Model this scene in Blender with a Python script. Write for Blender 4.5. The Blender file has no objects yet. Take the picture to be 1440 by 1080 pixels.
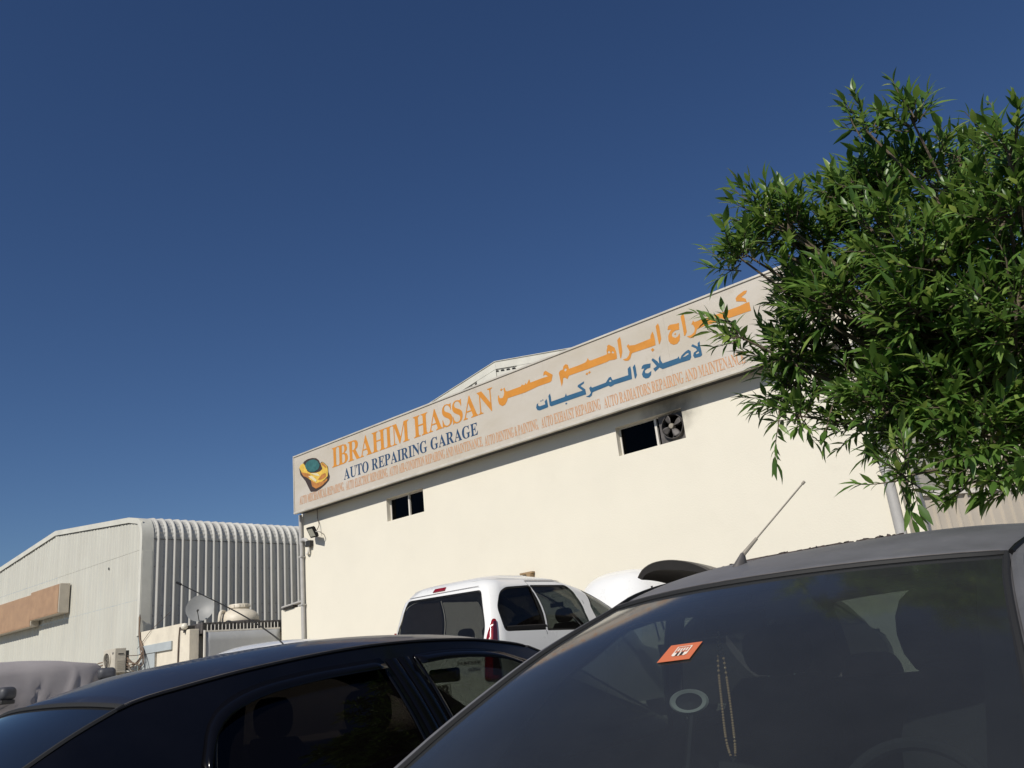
import bpy, bmesh, math, random, json
import numpy as np
from mathutils import Vector, Matrix, noise, geometry, Quaternion

# ------------------------------------------------------------------ camera, sky, sun, exposure
SC = bpy.context.scene
R = math.radians
cam_d = bpy.data.cameras.new("camera"); cam = bpy.data.objects.new("camera", cam_d)
SC.collection.objects.link(cam); SC.camera = cam
cam_d.sensor_width = 36.0; cam_d.lens = 1188.0 / 1440.0 * 36.0
cam_d.clip_start = 0.05; cam_d.clip_end = 3000
cam.rotation_euler = (Matrix.Rotation(R(40.15), 4, 'Z') @ Matrix.Rotation(R(90 + 18.2), 4, 'X') @ Matrix.Rotation(R(-5.98), 4, 'Z')).to_euler()
cam.location = (0, 0, 1.3)

SUN_EL, SUN_AZ = 39.0, 168.0          # azimuth clockwise from +Y, seen from above
world = bpy.data.worlds.new("World"); SC.world = world; world.use_nodes = True
wn = world.node_tree; wn.nodes.clear()
sky = wn.nodes.new('ShaderNodeTexSky'); sky.sky_type = 'NISHITA'; sky.sun_disc = False
sky.sun_elevation = R(SUN_EL); sky.sun_rotation = R(SUN_AZ)
sky.altitude = 0; sky.air_density = 1.0; sky.dust_density = 0.0; sky.ozone_density = 5.5
bg = wn.nodes.new('ShaderNodeBackground'); bg.inputs[1].default_value = 0.062
wo = wn.nodes.new('ShaderNodeOutputWorld')
sat = wn.nodes.new('ShaderNodeHueSaturation'); sat.inputs['Saturation'].default_value = 1.10; sat.inputs['Hue'].default_value = 0.508; sat.inputs['Value'].default_value = 1.0
wn.links.new(sky.outputs[0], sat.inputs['Color']); wn.links.new(sat.outputs[0], bg.inputs[0]); wn.links.new(bg.outputs[0], wo.inputs[0])
sun_d = bpy.data.lights.new("sun", 'SUN'); sun_d.energy = 4.3; sun_d.angle = R(0.53); sun_d.color = (1.0, 0.945, 0.86)
sun = bpy.data.objects.new("sun", sun_d); SC.collection.objects.link(sun)
_s = Vector((math.sin(R(SUN_AZ)) * math.cos(R(SUN_EL)), math.cos(R(SUN_AZ)) * math.cos(R(SUN_EL)), math.sin(R(SUN_EL))))
sun.rotation_euler = _s.to_track_quat('Z', 'Y').to_euler(); sun.location = (0, -5, 20)
SC.view_settings.view_transform = 'Standard'; SC.view_settings.look = 'None'
SC.view_settings.exposure = 0.0; SC.view_settings.gamma = 1.0
SC.view_settings.use_curve_mapping = False
SC.cycles.use_denoising = True
SC.cycles.max_bounces = 10; SC.cycles.transparent_max_bounces = 24
SC.cycles.caustics_reflective = False; SC.cycles.caustics_refractive = False
SC.render.film_transparent = False
random.seed(7); rng = np.random.default_rng(7)

# ------------------------------------------------------------------ materials
def mat(name, col, rough=0.6, metal=0.0, var=0.0, vscale=3.0, bump=0.0, bscale=60.0, coat=0.0, spec=0.5,
        col2=None, streak=None, emit=None, trans=0.0, spots=None):
    m = bpy.data.materials.new(name); m.use_nodes = True
    nt = m.node_tree; N = nt.nodes; L = nt.links
    b = N['Principled BSDF']
    b.inputs['Base Color'].default_value = (*col, 1); b.inputs['Roughness'].default_value = rough
    b.inputs['Metallic'].default_value = metal; b.inputs['Specular IOR Level'].default_value = spec
    b.inputs['Coat Weight'].default_value = coat; b.inputs['Coat Roughness'].default_value = 0.06
    tc = N.new('ShaderNodeTexCoord'); last = None
    if var or col2:
        no = N.new('ShaderNodeTexNoise'); no.inputs['Scale'].default_value = vscale
        no.inputs['Detail'].default_value = 8; no.inputs['Roughness'].default_value = 0.62
        mp = N.new('ShaderNodeMapping')
        if streak: mp.inputs['Scale'].default_value = streak
        L.new(tc.outputs['Object'], mp.inputs[0]); L.new(mp.outputs[0], no.inputs['Vector'])
        rp = N.new('ShaderNodeValToRGB')
        c2 = col2 if col2 else tuple(max(0, c * (1 - var)) for c in col)
        rp.color_ramp.elements[0].position = 0.32; rp.color_ramp.elements[1].position = 0.68
        rp.color_ramp.elements[0].color = (*c2, 1)
        rp.color_ramp.elements[1].color = (*(tuple(min(1, c * (1 + var * .5)) for c in col)), 1)
        L.new(no.outputs['Fac'], rp.inputs[0]); L.new(rp.outputs[0], b.inputs['Base Color']); last = rp.outputs[0]
        mr = N.new('ShaderNodeMapRange'); mr.inputs[3].default_value = max(0, rough - .08); mr.inputs[4].default_value = min(1, rough + .1)
        L.new(no.outputs['Fac'], mr.inputs[0]); L.new(mr.outputs[0], b.inputs['Roughness'])
    if spots:      # (colour, scale, amount): sparse stains
        n2 = N.new('ShaderNodeTexNoise'); n2.inputs['Scale'].default_value = spots[1]; n2.inputs['Detail'].default_value = 10
        n2.inputs['Roughness'].default_value = .7
        L.new(tc.outputs['Object'], n2.inputs['Vector'])
        r2 = N.new('ShaderNodeMapRange'); r2.inputs[1].default_value = .56; r2.inputs[2].default_value = .72
        r2.inputs[3].default_value = 0; r2.inputs[4].default_value = spots[2]
        L.new(n2.outputs['Fac'], r2.inputs[0])
        mx = N.new('ShaderNodeMix'); mx.data_type = 'RGBA'
        L.new(r2.outputs[0], mx.inputs[0])
        if last: L.new(last, mx.inputs[6])
        else: mx.inputs[6].default_value = (*col, 1)
        mx.inputs[7].default_value = (*spots[0], 1)
        L.new(mx.outputs[2], b.inputs['Base Color'])
    if bump:
        nb = N.new('ShaderNodeTexNoise'); nb.inputs['Scale'].default_value = bscale; nb.inputs['Detail'].default_value = 6
        L.new(tc.outputs['Object'], nb.inputs['Vector'])
        bu = N.new('ShaderNodeBump'); bu.inputs['Strength'].default_value = bump; bu.inputs['Distance'].default_value = 0.01
        L.new(nb.outputs['Fac'], bu.inputs['Height']); L.new(bu.outputs[0], b.inputs['Normal'])
    return m

def glass(name, tint=(0.5, 0.55, 0.55), rough=0.0, ior=1.5, dust=0.0, dustcol=(0.4, 0.38, 0.35), dscale=4.0):
    m = bpy.data.materials.new(name); m.use_nodes = True
    nt = m.node_tree; N = nt.nodes; L = nt.links; N.clear()
    out = N.new('ShaderNodeOutputMaterial')
    tr = N.new('ShaderNodeBsdfTransparent'); tr.inputs[0].default_value = (*tint, 1)
    gl = N.new('ShaderNodeBsdfGlossy'); gl.inputs['Roughness'].default_value = rough; gl.inputs[0].default_value = (1, 1, 1, 1)
    fr = N.new('ShaderNodeFresnel'); fr.inputs[0].default_value = ior
    mx = N.new('ShaderNodeMixShader')
    gg = N.new('ShaderNodeNewGeometry'); mi = N.new('ShaderNodeMix'); mi.inputs[2].default_value = ior; mi.inputs[3].default_value = 1/ior
    L.new(gg.outputs['Backfacing'], mi.inputs[0]); L.new(mi.outputs[0], fr.inputs[0])
    L.new(fr.outputs[0], mx.inputs[0]); L.new(tr.outputs[0], mx.inputs[1]); L.new(gl.outputs[0], mx.inputs[2])
    res = mx.outputs[0]
    if dust:
        tc = N.new('ShaderNodeTexCoord'); no = N.new('ShaderNodeTexNoise'); no.inputs['Scale'].default_value = dscale
        no.inputs['Detail'].default_value = 9; no.inputs['Roughness'].default_value = .65
        L.new(tc.outputs['Object'], no.inputs['Vector'])
        mr = N.new('ShaderNodeMapRange'); mr.inputs[1].default_value = .3; mr.inputs[2].default_value = .8
        mr.inputs[3].default_value = dust * .82; mr.inputs[4].default_value = dust * 1.25
        L.new(no.outputs['Fac'], mr.inputs[0])
        df = N.new('ShaderNodeBsdfDiffuse'); df.inputs[0].default_value = (*dustcol, 1)
        m2 = N.new('ShaderNodeMixShader'); L.new(mr.outputs[0], m2.inputs[0]); L.new(res, m2.inputs[1]); L.new(df.outputs[0], m2.inputs[2])
        res = m2.outputs[0]
    L.new(res, out.inputs[0])
    return m

M = {}
M['cream'] = mat('cream_paint', (.735, .695, .585), .85, var=.03, vscale=.8, bump=.25, bscale=35, spots=((.5, .45, .36), 1.3, .09))
M['cream_old'] = mat('old_cream_paint', (.70, .64, .52), .85, var=.14, vscale=1.6, bump=.3, bscale=25, spots=((.42, .37, .3), 2.2, .45))
M['concrete'] = mat('concrete', (.42, .39, .34), .9, var=.2, vscale=2, bump=.4)
M['sand'] = mat('sand_ground', (.36, .29, .2), .95, var=.2, vscale=.15, bump=.5, bscale=8)
M['asphalt'] = mat('asphalt', (.06, .058, .055), .9, var=.3, vscale=1.2, bump=.5, bscale=120)
M['soffit'] = mat('grey_green_render', (.36, .36, .30), .9, var=.15)
M['signface'] = mat('sign_vinyl', (.56, .52, .46), .45, col2=(.49, .44, .355), vscale=.55, streak=(1, 1, 2.2), spots=((.36, .3, .22), 2.0, .35))
M['signframe'] = mat('sign_aluminium', (.62, .58, .5), .45, metal=.2, var=.15, vscale=3)
M['orange'] = mat('orange_print', (.60, .245, .032), .5, var=.1, vscale=5)
M['orange_pale'] = mat('faded_orange_print', (.56, .30, .155), .55, var=.15, vscale=4)
M['blue'] = mat('blue_print', (.025, .105, .20), .5, var=.1, vscale=5)
M['blue_dark'] = mat('dark_blue_print', (.022, .062, .135), .5, var=.1, vscale=5)
M['p_dark'] = mat('print_black', (.05, .035, .03), .5)
M['p_yellow'] = mat('print_yellow', (.72, .48, .08), .5, var=.25, vscale=9)
M['p_orange'] = mat('print_deep_orange', (.48, .2, .05), .5, var=.3, vscale=9)
M['p_teal'] = mat('print_teal', (.04, .14, .14), .5, var=.3, vscale=9)
M['p_light'] = mat('print_pale_yellow', (.68, .6, .38), .5)
M['darkglass'] = glass('window_glass', (.12, .12, .13), ior=1.16)
M['dark'] = mat('dark_interior', (.012, .012, .012), .9)
M['soot'] = mat('sooty_metal', (.12, .11, .105), .6, metal=.2, var=.5, vscale=6)
M['white_metal'] = mat('white_frame_metal', (.66, .63, .57), .5, var=.1)
M['pipe'] = mat('grey_plastic_pipe', (.42, .41, .39), .5, var=.12, vscale=4)
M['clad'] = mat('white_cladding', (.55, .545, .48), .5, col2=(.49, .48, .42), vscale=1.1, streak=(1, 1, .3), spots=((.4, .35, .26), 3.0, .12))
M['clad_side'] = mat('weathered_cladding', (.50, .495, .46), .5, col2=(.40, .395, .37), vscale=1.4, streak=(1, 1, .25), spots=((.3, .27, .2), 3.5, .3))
M['trim'] = mat('cladding_trim', (.62, .61, .54), .5, var=.1, vscale=2)
M['brown_sign'] = mat('faded_orange_sign', (.42, .268, .16), .55, col2=(.33, .205, .125), vscale=2.5, spots=((.3, .17, .1), 3.5, .4))
M['sign_white'] = mat('yellowed_white', (.5, .45, .37), .5, var=.12)
M['grey_sheet'] = mat('grey_steel_sheet', (.36, .37, .38), .5, metal=.0, var=.10, vscale=1.5, bump=.25, bscale=2)
M['dark_metal'] = mat('dark_metal', (.045, .043, .04), .5, metal=.3, var=.3)
M['black_plastic'] = mat('black_plastic', (.007, .007, .0075), .5, spec=.25)
M['rubber'] = mat('rubber', (.015, .015, .015), .7)
M['tyre'] = mat('tyre_rubber', (.02, .02, .02), .85)
M['rim'] = mat('alloy', (.4, .4, .4), .35, metal=.9)
M['dish'] = mat('shaded_dish_paint', (.22, .225, .22), .5, var=.1)  # albedo lowered so the colour carries the shade on the dish
M['tank'] = mat('water_tank_plastic', (.66, .60, .49), .5, var=.12, vscale=3, spots=((.3, .25, .2), 4, .35))
M['ac'] = mat('ac_casing', (.52, .48, .40), .5, var=.15, vscale=4)
M['cable'] = mat('cable', (.10, .07, .05), .7)
M['brown_cable'] = mat('brown_insulated_pipe', (.22, .15, .1), .8, var=.3, vscale=12)
M['paleblue'] = mat('pale_blue_paint', (.42, .46, .47), .5, var=.08)
M['cover'] = mat('grey_car_cover', (.32, .295, .295), .85, var=.08, vscale=2.5, bump=.35, bscale=300, spots=((.38, .35, .34), 2.0, .4))
M['white_paint'] = mat('white_car_paint', (.78, .78, .76), .28, coat=.6, var=.02)
M['black_paint'] = mat('blue_black_car_paint', (.0028, .0028, .0042), .30, coat=.25, spec=.25, var=.2, vscale=5)
M['black_roof'] = mat('dusty_blue_black_paint', (.016, .018, .028), .38, coat=.25, var=.2, vscale=3, spots=((.11, .105, .105), 5, .38))
M['silver_paint'] = mat('weathered_grey_car_paint', (.150, .150, .158), .47, metal=.15, var=.22, vscale=4, bump=.08, bscale=40, spots=((.22, .21, .20), 6.0, .55))
M['dark_paint'] = mat('dark_brown_car_paint', (.06, .053, .045), .5, coat=.2)
M['blackliner'] = mat('bonnet_lining', (.014, .012, .011), .8, var=.4, vscale=8)
M['peel'] = mat('peeling_lacquer', (.055, .04, .035), .8, var=.5, vscale=30, bump=.6, bscale=80)
M['cloth'] = mat('seat_cloth', (.03, .031, .033), .9, bump=.3, bscale=300)
M['greycloth'] = mat('grey_interior_lining', (.085, .088, .088), .9)
M['windscreen'] = glass('windscreen_glass', (.36, .41, .40), rough=.09, ior=1.5, dust=.085, dustcol=(.22, .235, .25), dscale=2.5)
M['car_glass'] = glass('car_side_glass', (.17, .20, .19), dust=.03)
M['tint_glass'] = glass('dark_tinted_glass', (.035, .030, .028), ior=1.30, dust=.010, dustcol=(.2, .16, .15))
M['tint_rear'] = glass('tinted_rear_glass', (.10, .11, .12), ior=1.5, dust=.03, dustcol=(.2, .21, .23), dscale=2)
M['clearish'] = glass('lightly_tinted_glass', (.34, .335, .29), ior=1.25, dust=.01)
M['van_glass'] = glass('van_tinted_glass', (.27, .28, .28), ior=1.38, dust=.015)
M['red'] = mat('red_lens', (.22, .004, .008), .2, coat=.5, var=.3, vscale=15)
M['chrome'] = mat('chrome', (.7, .7, .7), .12, metal=1.0)
M['card'] = mat('orange_card', (.56, .15, .065), .6)
M['cardwhite'] = mat('card_print_white', (.75, .68, .58), .6)
M['bead'] = mat('brown_bead', (.85, .54, .30), .35, var=.3, vscale=40, coat=.5)
M['paper'] = mat('plate_white', (.55, .54, .5), .5)
M['lampglass'] = mat('lamp_lens', (.42, .42, .34), .2)
M['globe'] = mat('lamp_globe', (.7, .66, .55), .35, coat=.3)
M['bark'] = mat('bark', (.13, .10, .07), .9, var=.35, vscale=20, bump=.6, bscale=60)
M['rust'] = mat('stained_steel', (.3, .27, .22), .7, var=.4, vscale=6)
M['beige'] = mat('beige_cladding', (.40, .36, .30), .8, var=.08, vscale=1)
M['fence'] = mat('shaded_fence_sheet', (.46, .415, .35), .7, var=.1, vscale=1.5)  # duller base colour stands in for the fence catching less sun
M['benchcloth'] = mat('bench_cloth', (.05, .052, .053), .9)
M['mirror_grey'] = mat('grey_mirror_cap', (.06, .062, .07), .5, var=.3, vscale=12)
M['guard'] = mat('smoked_acrylic', (.003, .003, .004), .16, spec=.25)
M['wood'] = mat('weathered_board', (.32, .22, .12), .8, var=.3, vscale=8)

def leaf_mat():
    m = bpy.data.materials.new('leaf_green'); m.use_nodes = True
    nt = m.node_tree; N = nt.nodes; L = nt.links
    b = N['Principled BSDF']; b.inputs['Roughness'].default_value = .38
    out = N['Material Output']
    g = N.new('ShaderNodeNewGeometry'); oi = N.new('ShaderNodeObjectInfo')
    ad = N.new('ShaderNodeMath'); ad.operation = 'ADD'
    L.new(g.outputs['Random Per Island'], ad.inputs[0]); L.new(oi.outputs['Random'], ad.inputs[1])
    fr = N.new('ShaderNodeMath'); fr.operation = 'FRACT'; L.new(ad.outputs[0], fr.inputs[0])
    rp = N.new('ShaderNodeValToRGB'); e = rp.color_ramp.elements
    e[0].position = 0; e[0].color = (.06, .13, .023, 1); e[1].position = 1; e[1].color = (.27, .37, .08, 1)
    for p, c in ((.35, (.088, .175, .033)), (.75, (.125, .23, .044)), (.93, (.17, .27, .06))):
        x = e.new(p); x.color = (*c, 1)
    L.new(fr.outputs[0], rp.inputs[0]); L.new(rp.outputs[0], b.inputs['Base Color'])
    tl = N.new('ShaderNodeBsdfTranslucent')
    hs = N.new('ShaderNodeHueSaturation'); hs.inputs['Value'].default_value = 1.5; hs.inputs['Hue'].default_value = .48
    L.new(rp.outputs[0], hs.inputs['Color']); L.new(hs.outputs[0], tl.inputs[0])
    mx = N.new('ShaderNodeMixShader'); mx.inputs[0].default_value = .38
    L.new(b.outputs[0], mx.inputs[1]); L.new(tl.outputs[0], mx.inputs[2]); L.new(mx.outputs[0], out.inputs[0])
    return m
M['leaf'] = leaf_mat()

# ------------------------------------------------------------------ helpers
COL = SC.collection
def link(o): COL.objects.link(o); return o
def wloc(o):
    v = Vector(o.location)
    while o.parent: o = o.parent; v += Vector(o.location)
    return v
def thing(name, loc, label, cat, group=None, kind=None):
    o = link(bpy.data.objects.new(name, None)); o.location = loc; o.empty_display_size = .2
    return tag(o, label, cat, group, kind)
def tag(o, label=None, cat=None, group=None, kind=None):
    if label: o['label'] = label
    if cat: o['category'] = cat
    if group: o['group'] = group
    if kind: o['kind'] = kind
    return o

class MB:
    """collects geometry given in world coordinates and links it as one mesh object"""
    def __init__(s): s.v = []; s.f = []
    def add(s, vs, fs):
        n = len(s.v); s.v += [tuple(p) for p in vs]; s.f += [tuple(i + n for i in f) for f in fs]; return s
    def box(s, a, b):
        x0, y0, z0 = [min(a[i], b[i]) for i in range(3)]; x1, y1, z1 = [max(a[i], b[i]) for i in range(3)]
        return s.add([(x0,y0,z0),(x1,y0,z0),(x1,y1,z0),(x0,y1,z0),(x0,y0,z1),(x1,y0,z1),(x1,y1,z1),(x0,y1,z1)],
                     [(3,2,1,0),(4,5,6,7),(0,1,5,4),(1,2,6,5),(2,3,7,6),(3,0,4,7)])
    def grid(s, rows, closed=False, flip=False):
        n = len(rows[0]); m = len(rows); vs = [p for r in rows for p in r]; fs = []
        for j in range(m - 1):
            for i in range(n if closed else n - 1):
                a, b = j*n+i, j*n+(i+1) % n; c, d = b+n, a+n
                fs.append((d, c, b, a) if flip else (a, b, c, d))
        return s.add(vs, fs)
    def tube(s, pts, r, n=8, cap=True, taper=None):
        pts = [Vector(p) for p in pts]; rows = []; up = None
        for i, p in enumerate(pts):
            t = (pts[min(i+1, len(pts)-1)] - pts[max(i-1, 0)]).normalized()
            if up is None:
                up = Vector((0, 0, 1)) if abs(t.z) < .9 else Vector((1, 0, 0))
            a = t.cross(up).normalized(); b = a.cross(t).normalized(); up = b
            rr = r if taper is None else r + (taper - r) * i / max(1, len(pts)-1)
            if isinstance(r, (list, tuple)): rr = r[i]
            rows.append([p + a*rr*math.cos(2*math.pi*k/n) + b*rr*math.sin(2*math.pi*k/n) for k in range(n)])
        s.grid(rows, closed=True, flip=True)
        if cap:
            k = len(s.v); N0 = k - len(rows)*n
            s.f.append(tuple(N0 + i for i in range(n))); s.f.append(tuple(k - n + i for i in reversed(range(n))))
        return s
    def lathe(s, c, prof, n=24, axis='Z', M4=None):
        rows = []
        for r, h in prof:
            row = []
            for k in range(n):
                a = 2*math.pi*k/n; p = Vector((r*math.cos(a), r*math.sin(a), h))
                if M4 is not None: p = M4 @ p
                elif axis == 'Y': p = Vector((p.x, p.z, p.y))
                elif axis == 'X': p = Vector((p.z, p.x, p.y))
                row.append(p + Vector(c))
            rows.append(row)
        return s.grid(rows, closed=True)
    def build(s, name, m, parent=None, smooth=False, bevel=0, solid=0, sub=0, segs=2, curved=False):
        o0 = wloc(parent) if parent else None
        V = np.array(s.v, dtype=float)
        if o0 is None:
            o0 = Vector(((V[:,0].min()+V[:,0].max())/2, (V[:,1].min()+V[:,1].max())/2, V[:,2].min())); loc = o0
        else: loc = Vector((0, 0, 0))
        V = V - np.array(o0)
        me = bpy.data.meshes.new(name); me.from_pydata(V.tolist(), [], s.f); me.update()
        me.materials.append(m)
        bm = bmesh.new(); bm.from_mesh(me); bmesh.ops.remove_doubles(bm, verts=bm.verts, dist=1e-5) if not curved else None
        bmesh.ops.recalc_face_normals(bm, faces=bm.faces); bm.to_mesh(me); bm.free()
        if smooth:
            me.polygons.foreach_set('use_smooth', [True]*len(me.polygons))
            try: me.set_sharp_from_angle(angle=R(smooth if smooth is not True else 42))
            except Exception: pass
        if curved and len(me.vertices) == len(s.nn):
            me.polygons.foreach_set('use_smooth', [True]*len(me.polygons))
            tot = sum(s.nn[v].dot(p.normal) for p in me.polygons for v in p.vertices)
            sg = 1 if tot >= 0 else -1
            me.normals_split_custom_set_from_vertices([tuple(n*sg) for n in s.nn])
        elif curved: print('normals skipped', name, len(me.vertices), len(s.nn))
        o = link(bpy.data.objects.new(name, me)); o.location = loc
        if parent: o.parent = parent
        if solid:
            md = o.modifiers.new('solid', 'SOLIDIFY'); md.thickness = solid; md.offset = -1
        if bevel:
            md = o.modifiers.new('bevel', 'BEVEL'); md.width = bevel; md.segments = segs; md.limit_method = 'ANGLE'; md.angle_limit = R(35)
        if sub:
            md = o.modifiers.new('sub', 'SUBSURF'); md.levels = sub; md.render_levels = sub
        return o

def box(name, a, b, m, parent=None, bevel=0.0): return MB().box(a, b).build(name, m, parent, bevel=bevel)
def spl(pts, n):
    pts = [Vector(p) for p in pts]; P = [2*pts[0]-pts[1]] + pts + [2*pts[-1]-pts[-2]]
    d = [0]
    for a, b in zip(pts, pts[1:]): d.append(d[-1] + (b-a).length)
    out = []
    for k in range(n):
        s = d[-1]*k/(n-1); i = max(0, min(len(pts)-2, sum(1 for q in d[1:-1] if q <= s)))
        t = (s - d[i])/(d[i+1]-d[i]) if d[i+1] > d[i] else 0
        a, b, c, e = P[i], P[i+1], P[i+2], P[i+3]
        out.append(.5*((2*b)+(c-a)*t+(2*a-5*b+4*c-e)*t*t+(3*b-a-3*c+e)*t**3))
    return out
def lerp_tab(tab, x):
    """smooth (monotone cubic-ish) lookup in [(x, v)...]"""
    if x <= tab[0][0]: return tab[0][1]
    if x >= tab[-1][0]: return tab[-1][1]
    for i in range(len(tab)-1):
        if x <= tab[i+1][0]:
            x0, y0 = tab[i]; x1, y1 = tab[i+1]
            m0 = (y1-y0)/(x1-x0) if i == 0 else (y1-tab[i-1][1])/(x1-tab[i-1][0])
            m1 = (y1-y0)/(x1-x0) if i == len(tab)-2 else (tab[i+2][1]-y0)/(tab[i+2][0]-x0)
            h = x1-x0; t = (x-x0)/h
            return (2*t**3-3*t*t+1)*y0+(t**3-2*t*t+t)*h*m0+(-2*t**3+3*t*t)*y1+(t**3-t*t)*h*m1
def inpoly(p, poly):
    x, y = p; c = False; n = len(poly)
    for i in range(n):
        x0, y0 = poly[i]; x1, y1 = poly[i-1]
        if (y0 > y) != (y1 > y) and x < (x1-x0)*(y-y0)/(y1-y0)+x0: c = not c
    return c
def densify(poly, step):
    out = []
    for i in range(len(poly)):
        a = Vector(poly[i]); b = Vector(poly[(i+1) % len(poly)]); k = max(1, int((b-a).length/step))
        for j in range(k): out.append(tuple(a.lerp(b, j/k)))
    return out
def rounded(poly, r, n=5):
    """round the corners of a 2D polygon"""
    out = []; N = len(poly)
    for i in range(N):
        p = Vector(poly[i]); a = Vector(poly[i-1]); b = Vector(poly[(i+1) % N])
        rr = r[i] if isinstance(r, (list, tuple)) else r
        da = min(rr, (a-p).length*.48); db = min(rr, (b-p).length*.48)
        if rr <= 0: out.append(tuple(p)); continue
        s = p + (a-p).normalized()*da; e = p + (b-p).normalized()*db
        for k in range(n+1):
            t = k/n; out.append(tuple((1-t)**2*s + 2*t*(1-t)*p + t*t*e))
    return out
def panel(mb, outer, holes, step, fn, interior=True):
    mb.fn = fn
    """triangulated 2D region with holes mapped through fn(u, v) -> xyz"""
    O = densify(outer, step); H = [densify(h, step) for h in holes]
    vs = [Vector(p) for p in O]; ed = [(i, (i+1) % len(O)) for i in range(len(O))]
    for h in H:
        n = len(vs); vs += [Vector(p) for p in h]; ed += [(n+i, n+(i+1) % len(h)) for i in range(len(h))]
    if interior:
        xs = [p[0] for p in O]; ys = [p[1] for p in O]
        allb = vs[:]
        nx = int((max(xs)-min(xs))/step); ny = int((max(ys)-min(ys))/step)
        for i in range(1, nx):
            for j in range(1, ny):
                p = (min(xs)+(i+.01)*step, min(ys)+(j+.01)*step)
                if inpoly(p, O) and not any(inpoly(p, h) for h in H):
                    if min((Vector(p)-q).length_squared for q in allb) > (step*.45)**2: vs.append(Vector(p))
    v, e, f, _, _, _ = geometry.delaunay_2d_cdt(vs, ed, [], 0, 1e-6)
    out = []
    for t in f:
        c = (sum(v[i][0] for i in t)/len(t), sum(v[i][1] for i in t)/len(t))
        if inpoly(c, O) and not any(inpoly(c, h) for h in H): out.append(tuple(t))
    mb.add([fn(p[0], p[1]) for p in v], out)
    e = .012; nn = []
    for p in v:
        a = Vector(fn(p[0]+e, p[1]))-Vector(fn(p[0]-e, p[1])); b = Vector(fn(p[0], p[1]+e))-Vector(fn(p[0], p[1]-e))
        c = a.cross(b); nn.append(c.normalized() if c.length > 1e-12 else Vector((0, 0, 1)))
    mb.nn = nn
    return mb
def outline_strip(mb, poly, w, step, fn):
    """a band of width w along the inside of a 2D outline"""
    O = densify(poly, step); c = Vector((sum(p[0] for p in O)/len(O), sum(p[1] for p in O)/len(O))); I = []
    n = len(O)
    area = sum(O[i][0]*O[(i+1)%n][1]-O[(i+1)%n][0]*O[i][1] for i in range(n))
    sg = 1 if area > 0 else -1
    for i in range(n):
        t = Vector(O[(i+1) % n]) - Vector(O[i-1]); t.normalize()
        I.append(Vector(O[i]) + Vector((-t.y, t.x))*w*sg)
    vs = [fn(*p) for p in O] + [fn(*p) for p in I]
    mb.add(vs, [(i, (i+1) % n, n+(i+1) % n, n+i) for i in range(n)])
    return mb
def text_mesh(mb, s, fn, x0, x1, z0, z1, track=.02, space=.28):
    """flat lettering from the glyph table, stretched to fill x0..x1 and z0..z1"""
    gs = []; x = 0
    for ch in s:
        if ch == ' ': x += space*1000; continue
        g = GLYPHS[ch]; gs.append((x, g)); x += g[0] + track*1000
    W = x - track*1000; k = (x1-x0)/W; h = (z1-z0)/690.
    for gx, g in gs:
        P = g[1]; vs = [fn(x0+(gx+P[i])*k, z0+P[i+1]*h) for i in range(0, len(P), 2)]
        T = g[2]; mb.add(vs, [tuple(T[i:i+3]) for i in range(0, len(T), 3)])
    return mb

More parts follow.
